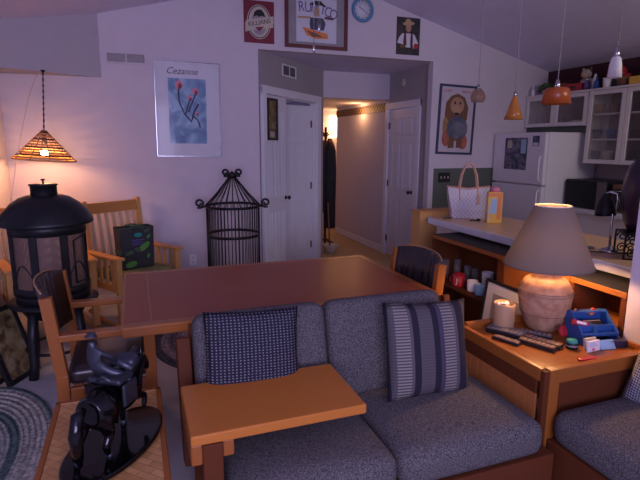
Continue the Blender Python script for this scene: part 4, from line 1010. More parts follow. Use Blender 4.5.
# desk lamp on the counter
d = thing('desk_lamp', (2.86, 2.33, .921), 'small chrome gooseneck desk lamp with hooded head on the bar', 'lamp', rz=0)
MB().lathe([(0, 0), (.058, 0), (.058, .012), (.045, .02), (.018, .028), (.012, .04), (0, .04)], 'steel', 28).build('base', d, world=False)
MB().tube([(0, 0, .03), (0, .005, .14), (.005, .01, .24), (.02, -.005, .33), (.012, .0, .375), (-.01, .03, .385), (-.025, .05, .37)], .009, 'steel', 10).build('gooseneck', d, world=False)
MB().lathe([(.062, -.13), (.060, -.10), (.048, -.05), (.026, -.01), (.014, .01), (0, .012), (0, .008), (.022, -.014), (.044, -.053), (.057, -.10), (.059, -.13)], 'black', 28, TR((-.025, .05, .365), ry=10, rx=-14)).build('lamp_head', d, world=False)
# tray beside the lamp + cable
o = MB().prism(ellpts(0, 0, .075, .05, 24), 0, .008, 'greyp').build('small_dish', bevel=.002); o.location = (2.80, 2.47, .921); tag(o, 'flat dark dish on the counter behind the desk lamp base', 'dish')
o = MB().tube([(2.80, 2.32, .925), (2.74, 2.36, .925), (2.70, 2.43, .925), (2.66, 2.46, .925)], .003, 'blackp', 6).build('power_cord'); tag(o, 'thin dark cord trailing from the chrome desk lamp', 'cord')
# scroll iron stand with a dark appliance/vase on it
sc = thing('scroll_stand', (2.90, 2.14, .921), 'black scrolled iron stand at the right end of the bar', 'stand', rz=-35)
mb = MB(); 
mb.box(-.13, .13, -.10, .10, .150, .16, 'black'); mb.box(-.13, .13, -.10, -.092, 0, .008, 'black'); mb.box(-.13, .13, .092, .10, 0, .008, 'black')
for x in (-.126, .126):
    for y in (-.096, .096): mb.box(x-.005, x+.005, y-.005, y+.005, 0, .15, 'black')
mb.build('frame', sc, world=False)
def spiral(cx, cz, r, turns, flip, y, m='black'):
    pts = []
    for k in range(28):
        a = k/27*turns*2*PI; rr = r*(1-.78*k/27); pts.append((cx+flip*rr*math.cos(a), y, cz+rr*math.sin(a)))
    return pts
for y in (-.096, .096):
    for (cx, cz, f) in ((-.085, .04, 1), (-.085, .115, -1), (-.03, .11, 1), (-.03, .04, -1), (.03, .04, 1), (.03, .11, -1), (.085, .115, 1), (.085, .04, -1)):
        MB().tube(spiral(cx, cz, .032, 1.5, f, y), .0045, 'black', 6).build('scroll', sc, world=False)
v = thing('dark_vase', (2.945, 2.16, 1.0815), 'tall dark purple urn standing on the scrolled iron stand', 'vase')
v.scale = (1.15, 1.15, 1.0); v.location.x -= .03
M['purpledark'] = plain('dark_purple_glaze', (.035, .018, .045), .3, coat=.3)
MB().lathe([(0, 0), (.075, 0), (.10, .06), (.115, .16), (.12, .26), (.112, .34), (.095, .40), (.08, .42), (.085, .435), (0, .435)], 'purpledark', 36).build('urn_body', v, world=False)
MB().lathe([(0, .435), (.06, .435), (.05, .455), (.015, .465), (.012, .485), (0, .49)], 'purpledark', 24).build('lid', v, world=False)

# ------------------------------------------------------------------ kitchen
f = thing('refrigerator', (4.67, 4.87, 0), 'white top freezer refrigerator in the kitchen corner with photos on its door', 'refrigerator')
MB().box(4.345, 5.06, 4.43, 5.28, .02, 1.74, 'fridge').build('cabinet_body', f, .008)
MB().box(4.29, 4.34, 4.43, 5.28, 1.15, 1.735, 'fridge').build('freezer_door', f, .010)
MB().box(4.29, 4.34, 4.43, 5.28, .08, 1.135, 'fridge').build('door', f, .010)
MB().tube([(4.29, 4.475, 1.19), (4.262, 4.475, 1.22), (4.262, 4.475, 1.45), (4.29, 4.475, 1.48)], .011, 'fridge', 10).build('handle', f)
MB().tube([(4.29, 4.475, 1.10), (4.262, 4.475, 1.07), (4.262, 4.475, .72), (4.29, 4.475, .69)], .011, 'fridge', 10).build('handle', f)
MB().box(4.35, 5.05, 4.44, 5.27, 0, .02, 'blackp').build('kick_plate', f)
o = MB().box(4.285, 4.289, 4.70, 5.07, 1.31, 1.68, 'photo').box(4.284, 4.285, 4.72, 4.80, 1.50, 1.66, 'ltblue').box(4.284, 4.285, 4.95, 5.03, 1.56, 1.65, 'cream').build('photo_collage', loc=(4.287, 4.88, 1.31)); tag(o, 'large dark photo print stuck on the white freezer door', 'photo')
o = MB().box(4.284, 4.289, 4.52, 4.62, 1.585, 1.70, 'photo').box(4.283, 4.2842, 4.53, 4.61, 1.59, 1.625, 'paper').build('fridge_magnet', loc=(4.287, 4.57, 1.6)); tag(o, 'small photo magnet at the upper right of the freezer door', 'magnet')
# added strip in wall green, stands in for the shadow gap above fridge
struct(MB().box(4.80, 5.08, 4.37, 5.3, 1.745, 1.81, 'green').build('shadow_gap_strip'))
def wallcab(y0, y1, z0, z1, doors, shelves, label):
    o = thing('wall_cabinet', (4.91, (y0+y1)/2, z0), label, 'cabinet')
    x0, x1 = 4.77, 5.075
    MB().box(x0, x1, y0, y1, z0, z0+.02, 'cabinet').build('bottom_panel', o); MB().box(x0, x1, y0, y1, z1-.02, z1, 'cabinet').build('top_panel', o)
    MB().box(x0, x1, y0, y0+.018, z0+.02, z1-.02, 'cabinet').build('side_panel', o); MB().box(x0, x1, y1-.018, y1, z0+.02, z1-.02, 'cabinet').build('side_panel', o)
    MB().box(x1-.01, x1, y0, y1, z0, z1, 'brown').build('back_panel', o)
    for s_ in shelves: MB().box(x0+.02, x1-.01, y0+.018, y1-.018, s_-.008, s_+.008, 'cabinet').build('shelf', o)
    w = (y1-y0)/doors
    for k in range(doors):
        a, b2 = y0+k*w+.003, y0+(k+1)*w-.003; fr = .05; mb = MB()
        for q in ((a, b2, z1-.045, z1-.002), (a, b2, z0+.002, z0+.045), (a, a+fr, z0+.045, z1-.045), (b2-fr, b2, z0+.045, z1-.045)): mb.box(x0-.02, x0-.001, q[0], q[1], q[2], q[3], 'cabinet')
        dr = mb.build('door', o, .003)
        MB().box(x0-.012, x0-.008, a+fr-.004, b2-fr+.004, z0+.04, z1-.04, 'smoke').build('pane', dr)
    MB().box(x0-.035, x1, y0-.0, y1, z1, z1+.022, 'cabinet').build('cornice', o, .004)
wallcab(4.345, 5.29, 1.815, 2.18, 2, [], 'short white two door glass cabinet mounted above the refrigerator')
wallcab(3.42, 4.335, 1.40, 2.18, 2, [1.66, 1.93], 'tall white two door glass cabinet with two shelves, right of the refrigerator')
def crock(x, y, z, r, h, mat, label, group, cat='dish', name='bowl'):
    o = MB().lathe([(0, 0), (r*.6, 0), (r, h*.6), (r, h), (r*.9, h), (r*.85, h*.6), (0, h*.15)], mat, 16).build(name); o.location = (x, y, z); return tag(o, label, cat, group)
random.seed(11)
k = 0
items = [(1.409+.012, ['navy', 'cream', 'blue', 'navy', 'ltblue']), (1.669, ['navy', 'blue', 'greyp', 'blue', 'ltblue']), (1.939, ['tan', 'brown', 'blue', 'blue'])]
nm = {'navy': 'navy', 'cream': 'cream', 'blue': 'blue', 'ltblue': 'pale blue', 'greyp': 'grey', 'tan': 'tan', 'brown': 'brown'}
shn = ['bottom', 'middle', 'top']
for si, (z, ms) in enumerate(items):
    for i, m_ in enumerate(ms):
        y = 4.27-i*.165-(.08 if i > 2 else 0); 
        crock(4.86, y, z, .05, .12 if si == 0 else .10, m_, '%s dish on the %s shelf of the tall kitchen cabinet' % (nm[m_], shn[si]) + (', %s one' % ['leftmost', 'second from left', 'middle', 'fourth from left', 'rightmost'][i]), 'dishes in the tall kitchen cabinet')
crock(4.90, 4.55, 1.836, .09, .05, 'cream', 'wide pale bowl in the right half of cabinet above refrigerator', None)
crock(4.90, 4.75, 1.836, .07, .10, 'blackp', 'dark pot in the middle of cabinet above refrigerator', None)
# things on top of the wall cabinets
ZTOP = 2.2025
def onTop(name, y, fn, label, cat, x=4.87):
    o = thing(name, (x, y, ZTOP), label, cat); fn(o); return o
def leafy(o):
    mb = MB()
    for k in range(70):
        a, b2 = random.uniform(0, 6.28), random.random(); r_ = .11*math.sqrt(random.random()); mb.ell((r_*math.cos(a)*.8, r_*math.sin(a)*1.2, .05+.10*b2*(1-r_*3)), (.022, .018, .010), 'leafdk' if k % 4 else 'greenleaf', TR(rx=0), seg=6)
    mb.build('foliage', o, world=False); MB().lathe([(0, 0), (.05, 0), (.065, .06), (0, .06)], 'tan', 16).build('pot', o, world=False)
onTop('potted_plant', 5.08, leafy, 'low dark leafy plant on the cabinet top nearest the corner', 'plant')
onTop('small_bottle', 5.24, lambda o: MB().lathe([(0, 0), (.025, 0), (.025, .07), (.01, .09), (.01, .12), (0, .12)], 'white', 16).build('bottle_body', o, world=False), 'small white bottle at the far left end of the cabinet top', 'bottle', x=4.80)
def pig(o):
    mb = MB(); mb.ell((0, 0, .085), (.07, .085, .075), 'cream'); mb.ell((-.03, -.01, .19), (.055, .06, .055), 'cream'); mb.ell((-.08, -.015, .175), (.025, .022, .02), 'tan'); mb.ell((-.02, .045, .235), (.015, .016, .03), 'cream'); mb.ell((-.02, -.055, .235), (.015, .016, .03), 'brown'); mb.ell((-.05, .06, .03), (.03, .02, .03), 'cream'); mb.ell((-.05, -.06, .03), (.03, .02, .03), 'cream')
    mb.build('figure_body', o, world=False)
    MB().ell((-.075, .02, .205), (.007, .007, .007), 'blackp', seg=8).ell((-.075, -.04, .205), (.007, .007, .007), 'blackp', seg=8).build('eyes', o, world=False)
onTop('animal_figurine', 4.55, pig, 'cream ceramic animal figurine with ears on the cabinet top', 'figurine', x=4.93)
onTop('tin_box', 4.60, lambda o: MB().box(-.04, .04, -.13, .13, 0, .085, 'red').box(-.041, -.04, -.06, .06, .02, .06, 'maroon').build('tin', o, .004, world=False), 'low red tin box in front of the cream figurine', 'box', x=4.80)
def bot(h, r, m, cap): 
    def fn(o):
        MB().lathe([(0, 0), (r, 0), (r, h*.6), (r*.45, h*.75), (r*.4, h*.92), (0, h*.92)], m, 16).build('bottle_body', o, world=False); MB().lathe([(r*.43, h*.88), (r*.43, h), (0, h)], cap, 12).build('cap', o, world=False)
    return fn
onTop('bottle', 4.37, bot(.19, .03, 'white', 'blackp'), 'white bottle with black cap on the cabinet top beside the figurine', 'bottle', x=4.85)
onTop('bottle', 4.42, bot(.12, .028, 'purple', 'white'), 'short purple bottle with white cap on the cabinet top', 'bottle', x=4.79)
onTop('bottle', 4.29, bot(.13, .03, 'blue', 'navy'), 'short blue bottle with dark cap on the cabinet top', 'bottle', x=4.79)
def cupstack(o): MB().lathe([(0, 0), (.035, 0), (.045, .10), (.04, .10), (.03, .01), (0, .01)], 'white', 20).build('cup', o, world=False)
onTop('white_cup', 4.16, cupstack, 'white cup standing on the cabinet top below a red ball cap', 'cup', x=4.79)
def cap_(o):
    MB().box(-.05, .05, -.06, .06, 0, .13, 'greyp').build('stand', o, .004, world=False)
    MB().lathe([(.075, .13), (.078, .15), (.07, .19), (.045, .22), (0, .23), (0, .13)], 'red', 20).prism([(-.14, -.05), (-.05, -.075), (-.05, .075), (-.14, .05)], .13, .138, 'red').build('crown', o, world=False)
onTop('ball_cap', 4.14, cap_, 'red ball cap displayed on a grey box above the kitchen cabinets', 'hat', x=4.93)
onTop('planter', 3.99, lambda o: MB().lathe([(0, 0), (.05, 0), (.065, .08), (.05, .1), (0, .1)], 'brown', 16).build('pot', o, world=False), 'brown round pot between white cup and yellow box on cabinet top', 'pot', x=4.82)
onTop('yellow_box', 3.76, lambda o: MB().box(-.04, .04, -.12, .12, 0, .08, 'yellow').build('carton', o, .004, world=False), 'low yellow box on the cabinet top at right', 'box', x=4.80)
def popcorn(o):
    for k in range(8): MB().box(-.045, -.04, -.12+.03*k, -.09+.03*k, 0, .20, 'orange' if k % 2 else 'cream').build('stripe', o, world=False)
    MB().box(-.04, .05, -.12, .12, 0, .195, 'cream').build('carton', o, world=False)
onTop('striped_box', 3.74, popcorn, 'orange and cream striped box behind the yellow box', 'box', x=4.93)
onTop('white_jar', 3.50, lambda o: MB().lathe([(0, 0), (.05, 0), (.055, .07), (.04, .09), (0, .09)], 'white', 16).build('jar_body', o, world=False), 'squat white jar at the right end of the cabinet top', 'jar', x=4.82)
onTop('bottle', 4.47, bot(.15, .022, 'greyp', 'red'), 'slim grey bottle with red cap on the cabinet top', 'bottle', x=4.86)
onTop('glass_jar', 4.22, bot(.11, .035, 'ltblue', 'steel'), 'pale blue stout jar on the cabinet top near the white cup', 'jar', x=4.86)
onTop('red_canister', 4.05, lambda o: MB().lathe([(0, 0), (.045, 0), (.045, .13), (.03, .14), (0, .14)], 'red', 16).build('can', o, world=False), 'red canister behind the brown pot on the cabinet top', 'canister', x=4.93)
onTop('dark_basket', 4.87, lambda o: MB().lathe([(0, 0), (.07, 0), (.09, .12), (.085, .12), (.065, .01), (0, .01)], 'brown', 18).build('basket', o, world=False), 'dark brown basket between leafy plant and red tin box', 'basket', x=4.90)
# lower counter with microwave
b = thing('kitchen_counter', (4.75, 3.2, 0), 'white kitchen base cabinets with pale worktop along the right wall', 'counter')
MB().box(4.50, 5.075, 2.1, 4.40, .08, .88, 'cabinet').build('base_cabinet', b); MB().box(4.46, 5.075, 2.08, 4.415, .88, .915, 'counteredge').build('worktop', b, .004); MB().box(4.55, 5.07, 2.12, 4.38, 0, .08, 'blackp').build('kick_plate', b)
MB().box(5.055, 5.075, 2.08, 4.415, .915, 1.02, 'counteredge').build('backsplash', b)
m_ = thing('microwave_oven', (4.85, 4.10, .9155), 'black microwave oven on the kitchen counter beside the refrigerator', 'microwave')
MB().box(4.61, 5.04, 3.87, 4.40, .9155, 1.225, 'blackp').build('case', m_, .006)
MB().box(4.60, 4.612, 3.99, 4.395, .925, 1.215, 'black').build('door', m_, .004); MB().box(4.602, 4.612, 3.875, 3.985, .925, 1.215, 'greyp').build('control_panel', m_, .003)
m_ = thing('toaster_oven', (4.85, 3.6, .9155), 'dark toaster oven on the counter right of the microwave', 'oven')
MB().box(4.63, 5.0, 3.42, 3.82, .9155, 1.20, 'brown').build('case', m_, .006); MB().box(4.62, 4.632, 3.50, 3.80, .94, 1.16, 'blackp').build('door', m_, .004); MB().tube([(4.60, 3.52, 1.14), (4.60, 3.78, 1.14)], .008, 'steel', 8).build('handle', m_)

# pendants over the bar
def pendant(x, y, z, label, fn, cordm='matgrey'):
    o = thing('pendant_lamp', (x, y, z), label, 'lamp')
    MB().tube([(0, 0, 0), (0, 0, zc(x)-z-.02)], .0035, cordm, 6).build('cord', o, world=False)
    MB().lathe([(0, zc(x)-z-.03), (.05, zc(x)-z-.03), (.05, zc(x)-z-.012), (0, zc(x)-z-.012)], 'steel', 20).build('canopy', o, world=False)
    fn(o); return o
M['globe'] = plain('globe_glass', (.50, .32, .22), .12, trans=.7, alpha=.6)
pendant(2.9, 3.83, 2.09, 'small round amber glass globe pendant, the farthest over the bar', lambda o: (MB().lathe([(.012, 0), (.03, -.01), (.058, -.045), (.066, -.085), (.055, -.12), (.05, -.12), (.061, -.085), (.053, -.047), (.028, -.014), (.01, -.004)], 'globe', 28).build('lamp_shade', o, world=False), MB().lathe([(0, .03), (.012, .03), (.012, -.03), (0, -.03)], 'steel', 12).build('socket', o, world=False)))
pendant(2.9, 3.36, 1.975, 'narrow orange cone pendant lamp, second from the far end of the bar', lambda o: (MB().lathe([(.012, .01), (.024, -.02), (.055, -.12), (.075, -.175), (.071, -.175), (.05, -.12), (.02, -.02), (.01, .0)], 'orangeglass' if 'orangeglass' in M else 'amber', 28).build('lamp_shade', o, world=False), MB().lathe([(0, .04), (.012, .04), (.014, 0), (0, 0)], 'steel', 12).build('socket', o, world=False)))
pendant(2.9, 2.93, 2.01, 'wide rust red drum pendant lamp with stepped top', lambda o: (MB().lathe([(.02, .0), (.075, -.008), (.086, -.022), (.102, -.12), (.097, -.12), (.081, -.026), (.07, -.014), (.018, -.005)], 'redglass', 32).build('lamp_shade', o, world=False), MB().lathe([(0, .05), (.013, .05), (.02, 0), (0, -.02)], 'steel', 12).build('socket', o, world=False)))
pendant(2.9, 2.47, 2.15, 'white bell shaped glass pendant, the nearest and rightmost over the bar', lambda o: (MB().lathe([(.015, 0), (.028, -.01), (.036, -.05), (.042, -.13), (.038, -.13), (.032, -.05), (.024, -.014), (.012, -.004)], 'white', 28).build('lamp_shade', o, world=False), MB().lathe([(0, .06), (.014, .06), (.018, 0), (0, -.02)], 'steel', 12).build('socket', o, world=False)))

# ------------------------------------------------------------------ hall
c = thing('coat_rack', (2.80, 7.35, 0), 'dark coats and scarves hanging on a tall rack in the hallway', 'coat rack')
MB().tube([(0, 0, .02), (0, 0, 1.85)], .02, 'dark_z', 10).build('pole', c, world=False)
for k in range(4): MB().tube([(0, 0, .12), (.2*math.cos(k*PI/2+.5), .2*math.sin(k*PI/2+.5), .012)], .014, 'dark_z', 8).build('foot', c, world=False)
for k in range(4): MB().tube([(0, 0, 1.7), (.12*math.cos(k*PI/2), .12*math.sin(k*PI/2), 1.78)], .01, 'dark_z', 8).build('peg', c, world=False)
for k, (a, z0, z1, r_, m_) in enumerate(((3.6, .55, 1.66, .10, 'coat'), (5.2, .30, 1.62, .10, 'coat'), (.4, .8, 1.68, .09, 'brown'), (2.2, .7, 1.6, .09, 'coat'))):
    x, y = .09*math.cos(a), .09*math.sin(a)
    o = tag(MB().lathe([(0, z1), (.03, z1), (r_*.9, z1-.12), (r_, z1-.4), (r_*.9, z0), (0, z0)], m_, 14, TR((2.80+x, 7.35+y, 0))).build('hanging_coat'), ['long black coat on the left of hallway rack', 'longest black coat at the front of hallway rack', 'brown jacket on the right of hallway rack', 'black coat at the back of hallway rack'][k], 'coat', 'coats on the hallway rack')
o = tag(MB().lathe([(0, 0), (.09, 0), (.12, .11), (.125, .12), (.11, .12), (.09, .02), (0, .02)], 'cream', 24, TR((2.70, 6.85, 0))).build('floor_basket'), 'pale round pot on the hall floor below the coats', 'pot')
MB().tube([(2.69, 6.85, .02), (2.66, 6.87, .75)], .012, 'brown', 8).build('walking_stick').name = 'walking_stick'; tag(bpy.data.objects['walking_stick'], 'thin brown walking stick standing in the pale pot in the hallway', 'stick')
l = thing('wall_sconce', (3.62, 9.09, 1.95), 'bright warm wall light glowing at the end of hallway', 'lamp')
MB().box(3.53, 3.72, 9.05, 9.095, 1.72, 2.12, 'halllamp').build('glass_shade', l, .01)
l = thing('ceiling_light', (3.1, 7.3, 2.18), 'lit hallway ceiling lamp near the patterned wall border', 'lamp')
MB().lathe([(0, .04), (.10, .04), (.10, .03), (.085, -.03), (.04, -.05), (0, -.053)], 'halllamp', 24, TR((0, 0, 0))).build('glass_shade', l, world=False)
bpy.data.objects.remove(bpy.data.objects['ceiling_light'].children[0]); bpy.data.objects.remove(l)

# ------------------------------------------------------------------ wire cage stand
g = thing('wire_birdcage', (.885, 4.85, 0), 'tall black wire birdcage with conical top and scrolls against the back wall', 'birdcage')
RC, ZC = .255, 1.0
def ring(r, z, th, h=None): return MB().lathe([(r-th, z), (r, z), (r, z+(h or .02)), (r-th, z+(h or .02)), (r-th, z)], 'black', 48)
for z in (.02, .33, .72, ZC): ring(RC+.006, z-.01, .012, .024).build('hoop', g, world=False)
MB().lathe([(0, .0), (RC, 0), (RC, .02), (0, .02)], 'black', 48).build('base_plate', g, world=False)
for k in range(46):
    a = 2*PI*k/46; MB().tube([(RC*math.cos(a), RC*math.sin(a), .02), (RC*math.cos(a), RC*math.sin(a), ZC)], .0042, 'black', 5).build('wire', g, world=False)
for k in range(24):
    a = 2*PI*k/24; cs, sn = math.cos(a), math.sin(a)
    MB().tube([((RC+.012)*cs, (RC+.012)*sn, ZC+.005), (.15*cs, .15*sn, ZC+.13), (.055*cs, .055*sn, ZC+.25), (.02*cs, .02*sn, ZC+.30)], .0045, 'black', 5).build('roof_wire', g, world=False)
for (cx, cz, f_, rr) in ((-.32, ZC+.03, -1, .045), (.32, ZC+.03, 1, .045), (-.065, ZC+.325, -1, .035), (.065, ZC+.325, 1, .035)):
    pts = []
    for k in range(24):
        a = k/23*2.6*PI; r2 = rr*(1-.7*k/23); pts.append((cx+f_*r2*math.sin(a+PI), 0, cz+r2*math.cos(a+PI)))
    MB().tube(pts, .011, 'black', 8).build('scroll', g, world=False)
MB().tube([(-.34, 0, ZC-.015), (-.25, 0, ZC+.0)], .009, 'black', 6).tube([(.34, 0, ZC-.015), (.25, 0, ZC+.0)], .009, 'black', 6).tube([(-.08, 0, ZC+.29), (.08, 0, ZC+.29)], .01, 'black', 6).build('scroll_arm', g, world=False)
MB().lathe([(0, ZC+.27), (.03, ZC+.27), (.035, ZC+.30), (.015, ZC+.33), (0, ZC+.34)], 'black', 16).build('finial', g, world=False)
g.rotation_euler = (0, 0, R(-10))

# ------------------------------------------------------------------ iron fire pit stove
cx, cy = -.585, 3.86
g = thing('patio_stove', (cx, cy, 0), 'round black iron patio fireplace with domed lid and mesh windows at left', 'fireplace', rz=8)
MB().lathe([(.155, .50), (.235, .52), (.235, .60), (.215, .60), (.215, .535), (.15, .52), (.155, .50)], 'iron', 48).build('fire_bowl_rim', g, world=False)
MB().lathe([(0, .36), (.10, .37), (.19, .42), (.235, .50), (.285, .50), (.29, .512), (.235, .525), (.2, .52), (.17, .44), (.09, .39), (0, .38)], 'iron', 48).build('fire_bowl', g, world=False)
MB().lathe([(.225, .99), (.242, .99), (.242, 1.07), (.225, 1.07), (.225, .99)], 'iron', 48).build('top_band', g, world=False)
MB().lathe([(.225, .58), (.243, .58), (.243, .635), (.225, .635), (.225, .58)], 'iron', 48).build('lower_band', g, world=False)
MB().lathe([(.292, 1.055), (.298, 1.065), (.292, 1.08), (.262, 1.135), (.215, 1.19), (.16, 1.23), (.10, 1.25), (.09, 1.25), (.15, 1.22), (.205, 1.18), (.25, 1.125), (.28, 1.065), (.292, 1.055)], 'iron', 56).build('domed_lid', g, world=False)
MB().lathe([(.082, 1.235), (.082, 1.31), (.09, 1.312), (.09, 1.322), (0, 1.322), (0, 1.315), (.075, 1.31), (.075, 1.235), (.082, 1.235)], 'iron', 32).build('chimney_cap', g, world=False)
MB().lathe([(0, 1.32), (.006, 1.32), (.006, 1.345), (.016, 1.348), (.012, 1.356), (0, 1.358)], 'iron', 12).build('finial', g, world=False)
np_ = 8
for k in range(np_):
    a = 2*PI*(k+.5)/np_; MB().box(.222, .244, -.024, .024, .63, .995, 'iron', TR(rz=math.degrees(a))).build('upright', g, world=False)
def curved(r, a0, a1, z0, z1, m, nm_, parent):
    mb = MB(); n = 8; uv = mb.bm.loops.layers.uv.new('UVMap'); P = [[mb.bm.verts.new((r*math.cos(a0+(a1-a0)*i/n), r*math.sin(a0+(a1-a0)*i/n), z)) for z in (z0, z1)] for i in range(n+1)]
    for i in range(n):
        f_ = mb.bm.faces.new((P[i][0], P[i+1][0], P[i+1][1], P[i][1]))
        for lp, (uu, vv) in zip(f_.loops, (((a1-a0)*i/n*r, z0), ((a1-a0)*(i+1)/n*r, z0), ((a1-a0)*(i+1)/n*r, z1), ((a1-a0)*i/n*r, z1))): lp[uv].uv = (uu, vv)
    mb._fin(0, m, None, True); return mb.build(nm_, parent, world=False)
for k in range(np_):
    a0, a1 = 2*PI*(k-.5)/np_+.07, 2*PI*(k+.5)/np_-.07
    curved(.232, a0, a1, .63, .995, 'mesh', 'mesh_window', g)
    pts = [(.236*math.cos(a0+(a1-a0)*i/10), .236*math.sin(a0+(a1-a0)*i/10), .70+.10*math.sin(i/10*PI) if k % 2 else .90-.12*math.sin(i/10*PI)) for i in range(11)]
    MB().tube(pts, .004, 'iron', 5).build('trim_arc', g, world=False) if k % 2 else None
# door latch frame on the side facing the camera right
a = 2*PI*6/8+.39
MB().tube([(.252*math.cos(-.95), .252*math.sin(-.95), .66), (.252*math.cos(-.95), .252*math.sin(-.95), .95), (.252*math.cos(-.45), .252*math.sin(-.45), .98), (.252*math.cos(-.45), .252*math.sin(-.45), .66), (.252*math.cos(-.95), .252*math.sin(-.95), .66)], .006, 'black', 6).build('door_frame', g, world=False)
for k in range(4):
    a = PI/4+k*PI/2; MB().tube([(.19*math.cos(a), .19*math.sin(a), .48), (.215*math.cos(a), .215*math.sin(a), .28), (.22*math.cos(a), .22*math.sin(a), .10), (.24*math.cos(a), .24*math.sin(a), .001)], .032, 'iron', 8).build('leg', g, world=False)
MB().lathe([(.19, .16), (.21, .16), (.21, .175), (.19, .175), (.19, .16)], 'iron', 32).build('leg_ring', g, world=False)

# ------------------------------------------------------------------ rocking chairs (local: faces -y)
def make_rocker(label, loc, rz, seatm='greencush'):
    c = thing('rocking_chair', loc, label, 'chair', rz=rz, group='light wood slatted chairs by the left wall')
    W, D = .30, .235
    for sx in (-1, 1):
        x = sx*W
        MB().bar((x, -D, .06), (x, -D, .62), .05, .045, 'light_z', up=(0, 1, 0)).build('leg', c, .004, world=False)
        MB().bar((x-sx*.03, D-.02, .06), (x-sx*.03, D+.07, 1.08), .04, .05, 'light_z', up=(0, 1, 0)).build('back_post', c, .004, world=False)
        MB().box(x-.04, x+.04, -D-.05, D+.02, .62, .645, 'light_y').build('armrest', c, .006, world=False)
        MB().box(x-.012, x+.012, -D+.03, D-.02, .33, .39, 'light_y').build('seat_rail', c, .003, world=False)
        mb = MB()
        for k in range(4): y = -D+.07+k*.095; mb.box(x-.008, x+.008, y, y+.035, .39, .62, 'light_z')
        mb.build('side_slats', c, world=False)
        pts = [(x, -D-.16+.075*i, .022+.16*((i-4.2)/8)**2*.9) for i in range(10)]
        MB().tube(pts, .02, 'light_y', 8).build('rocker', c, world=False)
    MB().box(-W+.03, W-.03, -D-.01, -D+.012, .33, .395, 'light_x').build('front_rail', c, .003, world=False)
    MB().box(-W+.05, W-.05, D+.048, D+.07, .96, 1.06, 'light_x').build('top_rail', c, .006, world=False)
    MB().box(-W+.05, W-.05, D-.005, D+.02, .42, .47, 'light_x').build('lower_rail', c, .003, world=False)
    for k in range(7):
        x = -W+.085+k*(2*W-.17)/6
        MB().bar((x, D+.005, .46), (x, D+.058, .965), .034, .012, 'slat', up=(0, 1, 0)).build('slat', c, .002, world=False)
    MB().rbox(2*W-.06, 2*D-.03, .075, .03, seatm, TR((0, -.01, .43)), puff=.01).build('seat_cushion', c, world=False)
    return c
M['slat'] = wood('pale_slat', (.62, .42, .27), (.45, .27, .15), 2, .4)
M['greencush'] = tweed('olive_cushion', [(.18, .16, .07), (.26, .23, .10), (.32, .28, .13)], 120)
make_rocker('light wood slatted rocking chair holding the green and black shopping bag', (-.05, 4.82, 0), 33)
c = copy_tree(bpy.data.objects['rocking_chair']); c.location = (-.74, 4.62, 0); c.rotation_euler = (0, 0, R(20)); c['label'] = 'light wood slatted chair mostly hidden behind the black patio stove'
# shopping bag on the rocker
b = thing('shopping_bag', (-.035, 4.80, .483), 'green and black reusable shopping bag sitting on the rocking chair', 'bag', rz=20); b.scale = (1.05, 1.05, 1.12)
mb = MB(); w0, w1, d0, hh = .135, .15, .07, .33
mb.prism([(-w0, -d0), (w0, -d0), (w0, d0), (-w0, d0)], 0, .005, 'bagblack')
for (p, q) in (((-w0, -d0), (w0, -d0)), ((w0, -d0), (w0, d0)), ((w0, d0), (-w0, d0)), ((-w0, d0), (-w0, -d0))):
    vs = [mb.bm.verts.new((p[0], p[1], 0)), mb.bm.verts.new((q[0], q[1], 0)), mb.bm.verts.new((q[0]*w1/w0, q[1], hh)), mb.bm.verts.new((p[0]*w1/w0, p[1], hh))]; mb.bm.faces.new(vs)
mb._fin(8, 'bagblack'); o = mb.build('bag_body', b, world=False)
mb = MB(); y = -d0-.0015
def bl(cx_, cz_, a_, b2, m, rot=0, lv=0): mb.prism(ellpts(cx_, cz_, a_, b2, 16, rot), 0, .001, m, Matrix.Translation((0, y-lv*.001, 0)) @ Euler((R(90), 0, 0)).to_matrix().to_4x4())
bl(.01, .27, .035, .018, 'teal'); bl(.06, .17, .055, .025, 'greenleaf', .6); bl(.0, .15, .03, .018, 'leafdk', -.4, 1); bl(-.07, .13, .04, .016, 'leafdk', .3); bl(-.06, .035, .05, .025, 'greenleaf', .2); bl(.1, .25, .02, .01, 'greenleaf', .8); bl(.09, .09, .02, .012, 'greenleaf', 1.2); bl(.09, .30, .03, .012, 'leafdk', .4)
for k in range(3): mb.box(-.045, .06-.01*k, y-.001, y, .225-.018*k, .232-.018*k, 'purple')
mb.build('printed_leaves', b, world=False)
MB().box(-w0-.012, -w0+.002, -d0, d0, .12, .15, 'leafdk').tube([(-w1, -d0, hh), (-w1, d0, hh), (w1, d0, hh), (w1, -d0, hh)], .003, 'leafdk', 6, closed=True).build('edge_binding', b, world=False)
for yy in (-d0, d0): MB().tube([(-.06, yy, .30), (-.055, yy, .335), (0, yy*.8, .345), (.055, yy, .335), (.06, yy, .30)], .006, 'leafdk', 6).build('handle', b, world=False)

